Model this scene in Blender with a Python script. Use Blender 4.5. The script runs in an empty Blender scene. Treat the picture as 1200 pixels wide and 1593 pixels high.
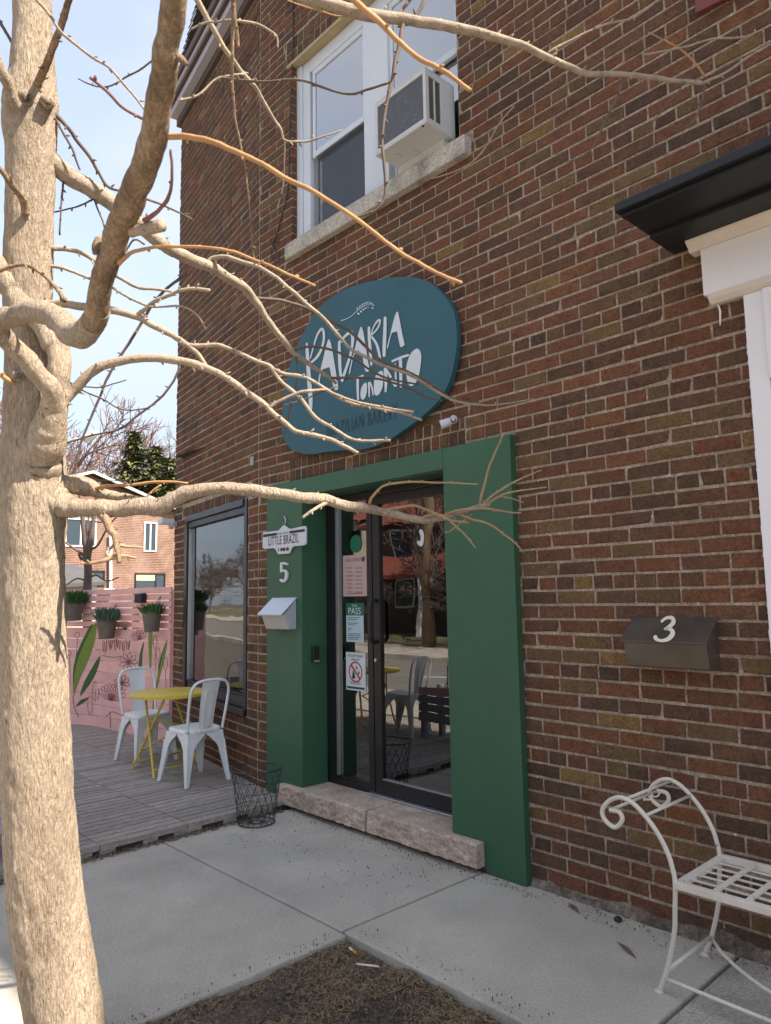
import bpy, math, random
import numpy as np
from mathutils import Vector, Matrix, noise
random.seed(11)
rnd = random.random
def ru(a, b): return random.uniform(a, b)
S = 1.15                      # metres per working unit (survey units below are scaled to metres when meshes are made)
SC = bpy.context.scene
COL = SC.collection

# ------------------------------------------------------------------ camera
FPX, CX, CY = 1128.1, 600.0, 796.5           # photo is 1200 x 1593
YAW, PITCH, ROLL = map(math.radians, (46.757, 6.733, -0.959))
CAMP = np.array([0.0, -3.0, 1.38])
_f = np.array([-math.sin(YAW) * math.cos(PITCH), math.cos(YAW) * math.cos(PITCH), math.sin(PITCH)])
_r = np.array([math.cos(YAW), math.sin(YAW), 0.0])
_u = np.cross(_r, _f)
RR = math.cos(ROLL) * _r + math.sin(ROLL) * _u
UU = -math.sin(ROLL) * _r + math.cos(ROLL) * _u
FF = _f
cd = bpy.data.cameras.new('camera')
cam = bpy.data.objects.new('camera', cd)
COL.objects.link(cam)
mw = Matrix.Identity(4)
for i in range(3):
    mw[i][0], mw[i][1], mw[i][2], mw[i][3] = RR[i], UU[i], -FF[i], CAMP[i] * S
cam.matrix_world = mw
cd.sensor_fit = 'HORIZONTAL'; cd.sensor_width = 36.0; cd.lens = 36.0 * FPX / 1200.0
cd.clip_start = 0.05; cd.clip_end = 900
cd.dof.use_dof = True; cd.dof.focus_distance = 4.3; cd.dof.aperture_fstop = 10.0
SC.camera = cam

# ------------------------------------------------------------------ sky, sun, exposure
SUN_EL, SUN_AZ = math.radians(48.0), math.radians(18.0)     # azimuth measured from +X towards +Y
sdir = Vector((math.cos(SUN_EL) * math.cos(SUN_AZ), math.cos(SUN_EL) * math.sin(SUN_AZ), math.sin(SUN_EL)))
W = bpy.data.worlds.new('World'); SC.world = W; W.use_nodes = True
nt = W.node_tree; nt.nodes.clear()
out = nt.nodes.new('ShaderNodeOutputWorld'); bg = nt.nodes.new('ShaderNodeBackground')
sky = nt.nodes.new('ShaderNodeTexSky'); sky.sky_type = 'NISHITA'; sky.sun_disc = False
sky.sun_elevation = SUN_EL; sky.sun_rotation = math.atan2(sdir.x, sdir.y)
sky.air_density = 1.0; sky.dust_density = 0.6; sky.ozone_density = 1.0
tc = nt.nodes.new('ShaderNodeTexCoord'); mp = nt.nodes.new('ShaderNodeMapping'); mp.inputs['Scale'].default_value = (1.6, 1.6, 3.4)
cn = nt.nodes.new('ShaderNodeTexNoise'); cn.inputs['Scale'].default_value = 1.7; cn.inputs['Detail'].default_value = 7; cn.inputs['Roughness'].default_value = 0.55
cr = nt.nodes.new('ShaderNodeMapRange'); cr.inputs['From Min'].default_value = 0.40; cr.inputs['From Max'].default_value = 0.68
cr.inputs['To Min'].default_value = 0.45; cr.inputs['To Max'].default_value = 0.85
mx = nt.nodes.new('ShaderNodeMix'); mx.data_type = 'RGBA'
mx.inputs['B'].default_value = (2.55, 2.55, 2.6, 1)
L = nt.links.new
L(tc.outputs['Generated'], mp.inputs['Vector']); L(mp.outputs[0], cn.inputs['Vector']); L(cn.outputs['Fac'], cr.inputs['Value'])
L(cr.outputs['Result'], mx.inputs['Factor']); L(sky.outputs[0], mx.inputs['A']); 
sx = nt.nodes.new('ShaderNodeSeparateXYZ'); L(tc.outputs['Generated'], sx.inputs[0])
hz = nt.nodes.new('ShaderNodeMapRange'); hz.inputs['From Min'].default_value = 0.0; hz.inputs['From Max'].default_value = 0.5; hz.inputs['To Min'].default_value = 0.75; hz.inputs['To Max'].default_value = 0.0; hz.interpolation_type = 'SMOOTHSTEP'
L(sx.outputs['Z'], hz.inputs['Value'])
mh = nt.nodes.new('ShaderNodeMix'); mh.data_type = 'RGBA'; mh.inputs['B'].default_value = (1.35, 1.62, 2.05, 1)     # pale blue low haze, the same all round
L(hz.outputs['Result'], mh.inputs['Factor']); L(mx.outputs['Result'], mh.inputs['A']); L(mh.outputs['Result'], bg.inputs['Color'])
bg.inputs['Strength'].default_value = 0.118
L(bg.outputs[0], out.inputs['Surface'])
sd = bpy.data.lights.new('sun', 'SUN'); sd.energy = 3.9; sd.angle = math.radians(0.53); sd.color = (1.0, 0.90, 0.76)
sun = bpy.data.objects.new('sun', sd); COL.objects.link(sun)
sun.rotation_euler = (-sdir).to_track_quat('-Z', 'Y').to_euler(); sun.location = (0, 0, 30)
SC.view_settings.view_transform = 'Standard'; SC.view_settings.look = 'None'
SC.view_settings.exposure = 1.80; SC.view_settings.gamma = 1.0; SC.view_settings.use_curve_mapping = False
SC.render.engine = 'CYCLES'
SC.cycles.use_denoising = True
SC.cycles.max_bounces = 8; SC.cycles.transparent_max_bounces = 12; SC.cycles.sample_clamp_indirect = 6.0

# ------------------------------------------------------------------ photo pixel -> point (working units)
def ray(x, y): return FF + RR * ((x - CX) / FPX) - UU * ((y - CY) / FPX)
def at(x, y, Y): d = ray(x, y); return CAMP + d * ((Y - CAMP[1]) / d[1])
def atX(x, y, X): d = ray(x, y); return CAMP + d * ((X - CAMP[0]) / d[0])
def atZ(x, y, Z): d = ray(x, y); return CAMP + d * ((Z - CAMP[2]) / d[2])
def atD(x, y, D): return CAMP + ray(x, y) * D
def proj(P):
    v = np.asarray(P, float) - CAMP; z = v @ FF
    return CX + FPX * (v @ RR) / z, CY - FPX * (v @ UU) / z, z

# ------------------------------------------------------------------ materials
MATS = {}
def lin(c): return tuple(((v / 255) / 12.92 if v / 255 <= .04045 else ((v / 255 + .055) / 1.055) ** 2.4) for v in c)
def M(name, col, rough=.6, var=0.0, vs=6.0, col2=None, mixlo=.4, mixhi=.6, bump=0.0, bs=80.0, bdet=4, stretch=(1, 1, 1), metal=0.0,
      spec=.5, rndv=0.0, speck=None, speck_s=200.0, speck_t=.72, world=True, bdist=.01, rvar=0.0, coat=0.0, grain=None, pale=None):
    """procedural material: base colour, noise variation, second colour in patches, specks, bump"""
    m = bpy.data.materials.new(name); m.use_nodes = True; MATS[name] = m
    n = m.node_tree.nodes; l = m.node_tree.links.new
    b = n['Principled BSDF']
    b.inputs['Roughness'].default_value = rough; b.inputs['Metallic'].default_value = metal
    b.inputs['Specular IOR Level'].default_value = spec; b.inputs['Coat Weight'].default_value = coat
    if world:
        g = n.new('ShaderNodeNewGeometry'); vec = g.outputs['Position']
    else:
        g = n.new('ShaderNodeTexCoord'); vec = g.outputs['Object']
    mpn = n.new('ShaderNodeMapping'); mpn.inputs['Scale'].default_value = stretch; l(vec, mpn.inputs['Vector']); vec = mpn.outputs[0]
    rgb = n.new('ShaderNodeRGB'); rgb.outputs[0].default_value = (*col, 1); cur = rgb.outputs[0]
    def noi(s, d=6, r=.6):
        t = n.new('ShaderNodeTexNoise'); t.inputs['Scale'].default_value = s; t.inputs['Detail'].default_value = d; t.inputs['Roughness'].default_value = r
        l(vec, t.inputs['Vector']); return t.outputs['Fac']
    if col2 is not None:
        r_ = n.new('ShaderNodeMapRange'); r_.inputs['From Min'].default_value = mixlo; r_.inputs['From Max'].default_value = mixhi
        l(noi(vs * .7, 8), r_.inputs['Value'])
        x = n.new('ShaderNodeMix'); x.data_type = 'RGBA'; l(r_.outputs[0], x.inputs['Factor']); l(cur, x.inputs['A']); x.inputs['B'].default_value = (*col2, 1); cur = x.outputs['Result']
    if var:
        r_ = n.new('ShaderNodeMapRange'); r_.inputs['From Min'].default_value = .25; r_.inputs['From Max'].default_value = .75
        r_.inputs['To Min'].default_value = 1 - var; r_.inputs['To Max'].default_value = 1 + var; l(noi(vs), r_.inputs['Value'])
        x = n.new('ShaderNodeVectorMath'); x.operation = 'SCALE'; l(cur, x.inputs[0]); l(r_.outputs[0], x.inputs['Scale']); cur = x.outputs[0]
    if rndv:
        oi = n.new('ShaderNodeObjectInfo'); r_ = n.new('ShaderNodeMapRange'); r_.inputs['To Min'].default_value = 1 - rndv; r_.inputs['To Max'].default_value = 1 + rndv
        l(oi.outputs['Random'], r_.inputs['Value'])
        x = n.new('ShaderNodeVectorMath'); x.operation = 'SCALE'; l(cur, x.inputs[0]); l(r_.outputs[0], x.inputs['Scale']); cur = x.outputs[0]
    if speck is not None:
        r_ = n.new('ShaderNodeMapRange'); r_.inputs['From Min'].default_value = speck_t; r_.inputs['From Max'].default_value = speck_t + .06
        l(noi(speck_s, 2, .5), r_.inputs['Value'])
        x = n.new('ShaderNodeMix'); x.data_type = 'RGBA'; l(r_.outputs[0], x.inputs['Factor']); l(cur, x.inputs['A']); x.inputs['B'].default_value = (*speck, 1); cur = x.outputs['Result']
    for (gs, ga) in (grain or ()):
        r_ = n.new('ShaderNodeMapRange'); r_.inputs['From Min'].default_value = .32; r_.inputs['From Max'].default_value = .68
        r_.inputs['To Min'].default_value = 1 - ga; r_.inputs['To Max'].default_value = 1 + ga; l(noi(gs, 3, .6), r_.inputs['Value'])
        x = n.new('ShaderNodeVectorMath'); x.operation = 'SCALE'; l(cur, x.inputs[0]); l(r_.outputs[0], x.inputs['Scale']); cur = x.outputs[0]
    if pale is not None:
        r_ = n.new('ShaderNodeMapRange'); r_.inputs['From Min'].default_value = pale[1]; r_.inputs['From Max'].default_value = pale[1] + .12; r_.inputs['To Max'].default_value = pale[2]
        l(noi(pale[3], 8, .7), r_.inputs['Value'])
        x = n.new('ShaderNodeMix'); x.data_type = 'RGBA'; l(r_.outputs[0], x.inputs['Factor']); l(cur, x.inputs['A']); x.inputs['B'].default_value = (*pale[0], 1); cur = x.outputs['Result']
    l(cur, b.inputs['Base Color'])
    if rvar:
        r_ = n.new('ShaderNodeMapRange'); r_.inputs['To Min'].default_value = max(.02, rough - rvar); r_.inputs['To Max'].default_value = min(1, rough + rvar)
        l(noi(vs * 1.7), r_.inputs['Value']); l(r_.outputs[0], b.inputs['Roughness'])
    if bump:
        bn = n.new('ShaderNodeBump'); bn.inputs['Strength'].default_value = bump; bn.inputs['Distance'].default_value = bdist
        l(noi(bs, bdet, .65), bn.inputs['Height']); l(bn.outputs[0], b.inputs['Normal'])
    return m

def glass_mat(name, tint, base=.05, ior=1.6):
    m = bpy.data.materials.new(name); m.use_nodes = True; MATS[name] = m
    n = m.node_tree.nodes; l = m.node_tree.links.new; n.clear()
    o = n.new('ShaderNodeOutputMaterial'); t = n.new('ShaderNodeBsdfTransparent'); t.inputs[0].default_value = (*tint, 1)
    g = n.new('ShaderNodeBsdfGlossy'); g.inputs['Roughness'].default_value = 0.0; g.inputs[0].default_value = (.97, .98, 1, 1)
    fr = n.new('ShaderNodeFresnel'); fr.inputs['IOR'].default_value = ior
    ad = n.new('ShaderNodeMath'); ad.operation = 'ADD'; ad.use_clamp = True; ad.inputs[1].default_value = base; l(fr.outputs[0], ad.inputs[0])
    # slight waviness of real panes
    gm = n.new('ShaderNodeNewGeometry'); ns = n.new('ShaderNodeTexNoise'); ns.inputs['Scale'].default_value = 2.2; ns.inputs['Detail'].default_value = 1
    l(gm.outputs['Position'], ns.inputs['Vector']); bn = n.new('ShaderNodeBump'); bn.inputs['Strength'].default_value = .05; bn.inputs['Distance'].default_value = .05
    l(ns.outputs['Fac'], bn.inputs['Height']); l(bn.outputs[0], g.inputs['Normal'])
    x = n.new('ShaderNodeMixShader'); l(ad.outputs[0], x.inputs[0]); l(t.outputs[0], x.inputs[1]); l(g.outputs[0], x.inputs[2]); l(x.outputs[0], o.inputs[0])
    return m

BR = [((0.164, 0.0739, 0.0429), 26), ((0.1822, 0.0789, 0.0437), 16), ((0.1492, 0.0756, 0.0453), 19), ((0.1145, 0.0658, 0.0421), 12), ((0.1294, 0.069, 0.046), 9), ((0.1674, 0.1033, 0.0484), 8), ((0.2003, 0.087, 0.0437), 6), ((0.2291, 0.1401, 0.0578), 2), ((0.0979, 0.0592, 0.0406), 5), ((0.1458, 0.0894, 0.0484), 8)]
BRICKM = [M('brick_tone_%d' % i, c, .88, var=.22, vs=18, bump=1.0, bs=140, bdet=6, bdist=.008, spec=.2, col2=tuple(v * .68 for v in c), mixlo=.48, mixhi=.75, rndv=.10,
            speck=tuple(v * .42 for v in c), speck_s=95, speck_t=.62, grain=((60, .26), (150, .26)), pale=((.30, .25, .21), .64, .35, 1.3)) for i, (c, w) in enumerate(BR)]
BRW = [w for c, w in BR]
M('mortar', (.370, .288, .218), .95, var=.3, vs=5, bump=1.0, bs=120, bdist=.010, spec=.1, speck=(.70, .66, .60), speck_s=70, speck_t=.67, grain=((90, .3), (28, .2)))
M('concrete', (.490, .445, .375), .92, var=.12, vs=1.6, col2=(.345, .312, .265), mixlo=.44, mixhi=.78, bump=.8, bs=150, bdet=5, bdist=.005, spec=.2, speck=(.26, .235, .205), speck_s=105, speck_t=.665, grain=((75, .10), (160, .13), (9, .06)), pale=((.60, .565, .51), .60, .55, 1.9))
M('concrete_old', (.450, .405, .345), .95, var=.2, vs=2.2, col2=(.27, .245, .215), mixlo=.45, mixhi=.72, bump=.9, bs=120, bdist=.006, spec=.2, speck=(.16, .14, .12), speck_s=110, speck_t=.64, grain=((70, .18), (150, .22)))
M('sill_stone', (.46, .42, .36), .95, var=.22, vs=7, col2=(.26, .24, .21), mixlo=.5, mixhi=.72, bump=.7, bs=110, bdist=.006, spec=.2, speck=(.2, .18, .16), speck_s=90, speck_t=.64, grain=((60, .25), (140, .2)))
M('step_stone', (.50, .395, .312), .95, var=.25, vs=6, col2=(.34, .262, .205), mixlo=.45, mixhi=.7, bump=.8, bs=90, bdet=6, bdist=.008, spec=.2, speck=(.46, .40, .34), speck_s=110, speck_t=.67, grain=((40, .22), (120, .2)))
M('parging', (.20, .165, .13), .95, var=.35, vs=9, col2=(.12, .095, .075), bump=1, bs=60, bdist=.01, spec=.15, grain=((40, .3), (120, .3)))
M('soil', (.125, .096, .074), 1, var=.4, vs=5, col2=(.085, .066, .054), bump=1, bs=60, bdet=8, bdist=.02, spec=.1, speck=(.24, .19, .14), speck_s=75, speck_t=.62, grain=((45, .4), (120, .4)))
M('straw', (.32, .235, .125), .9, var=.4, vs=30, spec=.2)
M('chips', (.17, .115, .075), .9, var=.5, vs=25, spec=.2)
M('dead_leaf', (.15, .10, .07), .9, var=.4, vs=30, spec=.2)
M('green_paint', (.036, .106, .058), .42, var=.06, vs=1.5, bump=.05, bs=14, spec=.4, rvar=.1, speck=(.30, .33, .30), speck_s=24, speck_t=.765, grain=((1.2, .05), (5, .03)))
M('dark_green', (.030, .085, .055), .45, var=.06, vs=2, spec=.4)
M('black_metal', (.012, .012, .013), .38, var=.2, vs=6, spec=.5, rvar=.12)
M('black_paint', (.013, .014, .017), .5, var=.25, vs=3, spec=.4, bump=.08, bs=10)
M('silver', (.52, .53, .54), .35, metal=.9, var=.1, vs=12)
M('white_paint', (.80, .78, .80), .5, var=.05, vs=2.5, bump=.12, bs=20, spec=.4, speck=(.45, .43, .42), speck_s=28, speck_t=.74)
M('cream_paint', (.66, .58, .51), .55, var=.12, vs=4, bump=.15, bs=30, spec=.4)
M('window_white', (.62, .65, .69), .42, var=.05, vs=3, spec=.45)
M('lintel_beige', (.40, .32, .19), .7, var=.15, vs=9)
M('brick_red_paint', (.17, .04, .035), .6, var=.1, vs=5)
M('blind', (.80, .82, .83), .8, var=.05, vs=2)
M('teal_board', (.026, .098, .125), .5, var=.07, vs=2.2, spec=.35, rvar=.08)
M('teal_dark', (.014, .045, .065), .6)
M('sign_white', (.60, .63, .66), .5, var=.03, vs=6)
M('sign_face', (.58, .59, .64), .4, var=.03, vs=5)
M('sign_ink', (.02, .02, .025), .6)
M('steel_box', (.55, .57, .62), .33, metal=.35, var=.05, vs=3)
M('steel_box_front', (.50, .485, .46), .42, metal=.2, var=.04, vs=3)
M('bronze', (.090, .071, .056), .33, metal=.25, var=.35, vs=5, spec=.5, rvar=.08)
M('ivory', (.80, .74, .56), .5)
M('cam_white', (.55, .56, .58), .4)
M('ac_white', (.56, .56, .55), .5, var=.05, vs=4)
M('ac_grille', (.10, .105, .115), .75, var=.15, vs=20, bump=.3, bs=160, speck=(.6, .6, .6), speck_s=46, speck_t=.705)
M('ac_vent', (.085, .078, .055), .8, var=.15, vs=14)
M('chair_white', (.76, .77, .75), .42, var=.10, vs=9, spec=.5, bump=.05, bs=25, speck=(.30, .27, .24), speck_s=42, speck_t=.735, world=False)
M('yellow_metal', (.62, .45, .055), .5, var=.15, vs=9, spec=.45, world=False, speck=(.25, .15, .05), speck_s=60, speck_t=.73)
M('bench_white', (.66, .60, .51), .5, var=.12, vs=10, spec=.45, speck=(.10, .06, .04), speck_s=34, speck_t=.70, bump=.1, bs=60)
M('wire_black', (.028, .030, .030), .5)
M('pink_paint', (.80, .455, .415), .75, var=.10, vs=5, rndv=.09, bump=.2, bs=30, spec=.2)
M('leaf_light', (.17, .24, .035), .7, var=.12, vs=10)
M('leaf_dark', (.045, .105, .030), .7, var=.12, vs=10)
M('mural_line', (.27, .12, .12), .8)
M('pot_metal', (.145, .120, .095), .65, var=.25, vs=10, metal=.2)
M('herb', (.045, .115, .030), .7, var=.4, vs=30)
M('herb_grey', (.085, .150, .105), .7, var=.4, vs=30)
M('deck_wood', (.365, .315, .275), .85, var=.28, vs=14, stretch=(6, 1, 6), bump=.7, bs=50, rndv=.13, grain=((30, .2), (9, .12)), spec=.2, speck=(.13, .11, .10), speck_s=14, speck_t=.66)
M('deck_under', (.07, .058, .048), .95, var=.3, vs=12)
M('bench_grey', (.34, .34, .36), .8, var=.18, vs=12, stretch=(1, 5, 5), rndv=.1)
M('dark_wood', (.045, .035, .030), .6, var=.3, vs=10)
M('bark', (.500, .398, .300), .92, var=.16, vs=3.0, col2=(.380, .296, .216), mixlo=.44, mixhi=.70, bump=1.0, bs=75, bdet=8, stretch=(1.9, 1.9, .45), bdist=.022, spec=.2, speck=(.26, .185, .125), speck_s=30, speck_t=.655, grain=((30, .14), (85, .24), (200, .16)))
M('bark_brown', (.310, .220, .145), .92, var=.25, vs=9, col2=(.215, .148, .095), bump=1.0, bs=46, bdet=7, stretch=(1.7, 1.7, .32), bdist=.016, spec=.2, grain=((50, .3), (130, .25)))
M('bark_grey', (.320, .255, .195), .9, var=.3, vs=30, bump=.7, bs=110, bdist=.006, spec=.2, speck=(.14, .10, .08), speck_s=110, speck_t=.65)
M('twig_tan', (.335, .225, .130), .8, var=.3, vs=22, spec=.25)
M('twig_orange', (.385, .215, .098), .75, var=.25, vs=20, spec=.35)
M('twig_red', (.170, .075, .055), .75, var=.2, vs=20)
M('twig_dark', (.110, .080, .065), .85, var=.3, vs=25)
M('trim_white', (.43, .40, .44), .6, var=.08, vs=4)
M('trim_brown', (.085, .058, .048), .7, var=.15, vs=6)
M('shingle', (.115, .088, .060), .95, var=.45, vs=14, bump=.8, bs=50, bdist=.01, spec=.15, col2=(.075, .070, .050))
M('brown_siding', (.10, .072, .055), .85, var=.2, vs=2)
M('red_brick_far', (.165, .075, .052), .9, var=.3, vs=1.3, bump=.3, bs=30, spec=.2, col2=(.24, .135, .105), grain=((9, .2), (20, .2)))
M('roof_dark', (.075, .070, .072), .9, var=.25, vs=5)
M('roof_red', (.20, .050, .035), .85, var=.2, vs=4)
M('far_white', (.70, .70, .72), .7)
M('far_glass', (.035, .05, .065), .15, spec=.7)
M('blind_yellow', (.55, .50, .28), .8)
M('stucco', (.40, .34, .28), .9, var=.15, vs=2)
M('asphalt', (.190, .178, .160), .9, var=.25, vs=2, bump=.4, bs=90, spec=.2, speck=(.11, .11, .11), speck_s=120)
M('grass', (.120, .118, .045), .95, var=.4, vs=5, col2=(.20, .165, .09), bump=.8, bs=40, bdist=.03)
M('ground_soil', (.10, .085, .065), 1, var=.3, vs=3, bump=.6, bs=30)
M('far_bark', (.120, .090, .075), .95, var=.3, vs=4)
M('far_bark_red', (.170, .095, .075), .95, var=.3, vs=4)
M('needles', (.095, .130, .040), .9, var=.4, vs=1.2, col2=(.170, .165, .065))
M('room_wall', (.30, .36, .36), .8, var=.05, vs=2)
M('room_floor', (.11, .095, .085), .5, var=.2, vs=4)
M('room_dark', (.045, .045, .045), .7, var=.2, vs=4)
M('poster_pink', (.47, .335, .325), .6, var=.03, vs=8)
M('poster_white', (.60, .64, .66), .55)
M('poster_blue', (.43, .56, .62), .55)
M('pass_green', (.012, .115, .070), .5)
M('sticker_green', (.005, .125, .060), .5)
M('sign_red', (.42, .03, .03), .5)
M('poster_navy', (.02, .05, .12), .5)
M('aqua', (.25, .52, .48), .6)
M('cig_white', (.65, .62, .56), .8)
M('cig_orange', (.55, .26, .07), .8)
M('lamp_glass', (.5, .5, .5), .3)
glass_mat('glass', (.80, .86, .86), .10, 1.8)
glass_mat('glass_window', (.80, .88, .87), .06, 1.62)
glass_mat('glass_upper', (.88, .93, .95), .34, 1.7)

# ------------------------------------------------------------------ mesh builder and scene graph helpers
ORG = {}
class MB:
    def __init__(s): s.v = []; s.f = []; s.m = []
    def add(s, vs, fs, mi=0):
        o = len(s.v); s.v += [tuple(map(float, v)) for v in vs]
        for f in fs: s.f.append([i + o for i in f]); s.m.append(mi)
        return s
    def box(s, a, b, mi=0, fr=None):
        (x0, y0, z0), (x1, y1, z1) = a, b
        x0, x1 = min(x0, x1), max(x0, x1); y0, y1 = min(y0, y1), max(y0, y1); z0, z1 = min(z0, z1), max(z0, z1)
        vs = [(x0, y0, z0), (x1, y0, z0), (x1, y1, z0), (x0, y1, z0), (x0, y0, z1), (x1, y0, z1), (x1, y1, z1), (x0, y1, z1)]
        if fr: vs = [fr(*v) for v in vs]
        return s.add(vs, [(0, 3, 2, 1), (4, 5, 6, 7), (0, 1, 5, 4), (1, 2, 6, 5), (2, 3, 7, 6), (3, 0, 4, 7)], mi)
    def quad(s, a, b, c, d, mi=0): return s.add([a, b, c, d], [(0, 1, 2, 3)], mi)
    def tube(s, pts, rad, n=8, mi=0, cap=True):
        pts = [Vector(p) for p in pts]; k = len(pts)
        if not hasattr(rad, '__len__'): rad = [rad] * k
        t0 = (pts[1] - pts[0]).normalized()
        nrm = t0.orthogonal().normalized(); vs = []
        prev = t0
        for i in range(k):
            t = (pts[min(i + 1, k - 1)] - pts[max(i - 1, 0)])
            t = t.normalized() if t.length > 1e-9 else prev
            ax = prev.cross(t)
            if ax.length > 1e-7: nrm = Matrix.Rotation(prev.angle(t), 3, ax.normalized()) @ nrm
            nrm = (nrm - t * nrm.dot(t)).normalized(); bn = t.cross(nrm); prev = t
            for j in range(n):
                a = 2 * math.pi * j / n
                vs.append(pts[i] + (nrm * math.cos(a) + bn * math.sin(a)) * rad[i])
        fs = [(i * n + j, i * n + (j + 1) % n, (i + 1) * n + (j + 1) % n, (i + 1) * n + j) for i in range(k - 1) for j in range(n)]
        if cap: fs += [tuple(range(n))[::-1], tuple(range((k - 1) * n, k * n))]
        return s.add(vs, fs, mi)
    def lathe(s, c, prof, n=24, mi=0, cap=True, tilt=None):
        vs = []
        for (r, z) in prof:
            for j in range(n):
                a = 2 * math.pi * j / n; v = Vector((r * math.cos(a), r * math.sin(a), z))
                if tilt: v = tilt @ v
                vs.append((c[0] + v.x, c[1] + v.y, c[2] + v.z))
        k = len(prof)
        fs = [(i * n + j, i * n + (j + 1) % n, (i + 1) * n + (j + 1) % n, (i + 1) * n + j) for i in range(k - 1) for j in range(n)]
        if cap: fs += [tuple(range(n))[::-1], tuple(range((k - 1) * n, k * n))]
        return s.add(vs, fs, mi)
    def prism(s, poly, fn, d0, d1, mi=0):
        """polygon (2D list) mapped by fn(a,b,depth), extruded from depth d0 to d1"""
        n = len(poly)
        vs = [fn(a, b, d0) for a, b in poly] + [fn(a, b, d1) for a, b in poly]
        return s.add(vs, [tuple(range(n))[::-1], tuple(range(n, 2 * n))] + [(i, (i + 1) % n, n + (i + 1) % n, n + i) for i in range(n)], mi)
    def build(s, name, mats, parent=None, smooth=False, bevel=0, seg=2, keep=False, auto=None, loc=None):
        if isinstance(mats, str): mats = [mats]
        V = np.array(s.v, float).reshape(-1, 3)
        if parent is not None: org = ORG[parent]
        elif keep: org = np.zeros(3)
        else:
            lo, hi = V.min(0), V.max(0); org = np.array([(lo[0] + hi[0]) / 2, (lo[1] + hi[1]) / 2, lo[2]])
        V = (V - org) * S
        me = bpy.data.meshes.new(name); me.from_pydata(V.tolist(), [], s.f)
        for m in mats: me.materials.append(MATS[m] if isinstance(m, str) else m)
        if len(mats) > 1: me.polygons.foreach_set('material_index', s.m)
        if smooth: me.polygons.foreach_set('use_smooth', [True] * len(me.polygons))
        me.update()
        o = bpy.data.objects.new(name, me); COL.objects.link(o)
        if parent is not None: o.parent = parent
        else: o.location = Vector(org * S)
        ORG[o] = org
        if smooth and auto:
            md = o.modifiers.new('edges', 'EDGE_SPLIT'); md.split_angle = math.radians(auto)
        if bevel:
            md = o.modifiers.new('bevel', 'BEVEL'); md.width = bevel * S; md.segments = seg; md.limit_method = 'ANGLE'; md.angle_limit = math.radians(40)
        return o
def tag(o, label, cat, group=None):
    o['label'] = label; o['category'] = cat
    if group: o['group'] = group
    return o
def kind(o, k): o['kind'] = k; return o
def thing(name, label, cat, loc=(0, 0, 0), group=None, rotz=0):
    o = bpy.data.objects.new(name, None); COL.objects.link(o); o.empty_display_size = .1
    o.location = Vector(loc) * S; o.rotation_euler = (0, 0, rotz); ORG[o] = np.array(loc, float)
    return tag(o, label, cat, group)
def part(o, label): o['label'] = label; return o
def copy_tree(o, parent=None):
    c = o.copy(); COL.objects.link(c); c.parent = parent
    for ch in list(o.children): copy_tree(ch, c)
    return c
def dup(root, loc, rotz, label):
    c = copy_tree(root); c.location = Vector(loc) * S; c.rotation_euler = (0, 0, rotz); c['label'] = label; return c
def text2d(body, size, sx=1.0, align='CENTER', spacing=1.0):
    cu = bpy.data.curves.new('t', 'FONT'); cu.body = body; cu.size = size; cu.align_x = align; cu.align_y = 'CENTER'; cu.resolution_u = 3; cu.space_character = spacing
    o = bpy.data.objects.new('t', cu); COL.objects.link(o)
    dg = bpy.context.evaluated_depsgraph_get(); me = bpy.data.meshes.new_from_object(o.evaluated_get(dg))
    vs = [(v.co.x * sx, v.co.y) for v in me.vertices]; fs = [tuple(p.vertices) for p in me.polygons]
    bpy.data.objects.remove(o); bpy.data.curves.remove(cu); bpy.data.meshes.remove(me)
    return vs, fs
def add_text(mb, body, size, fn, sx=1.0, mi=0, align='CENTER', spacing=1.0):
    vs, fs = text2d(body, size, sx, align, spacing); mb.add([fn(a, b) for a, b in vs], fs, mi); return mb
def smooth_line(pts, k=6, closed=False):
    """Catmull-Rom through tuples of any width"""
    P = [np.array(p, float) for p in pts]; n = len(P); o = []
    rng = range(n if closed else n - 1)
    for i in rng:
        if closed: a, b, c, d = P[i - 1], P[i], P[(i + 1) % n], P[(i + 2) % n]
        else: a, b, c, d = P[max(i - 1, 0)], P[i], P[i + 1], P[min(i + 2, n - 1)]
        for j in range(k):
            t = j / k
            o.append(.5 * ((2 * b) + (-a + c) * t + (2 * a - 5 * b + 4 * c - d) * t * t + (-a + 3 * b - 3 * c + d) * t ** 3))
    if not closed: o.append(P[-1])
    return o

# ------------------------------------------------------------------ facade frames: wall B is Y=0; wall A bends back 9.8 degrees at X=-4.585
BX = -4.585
AA = math.radians(9.777)
def fB(s, off, z): return (s, -off, z)                                      # off > 0 is towards the street
def fA(s, off, z): return (BX - s * math.cos(AA) - off * math.sin(AA), s * math.sin(AA) - off * math.cos(AA), z)
A_LEN = 2.04
B_END = 6.6
CO = .0685; Z0 = .030 - CO; BL = .2037
TOPZ = 6.36

bld = thing('brick_building', 'two storey dark brown brick building with green framed bakery entrance', 'building', (BX, .6, 0))
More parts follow.
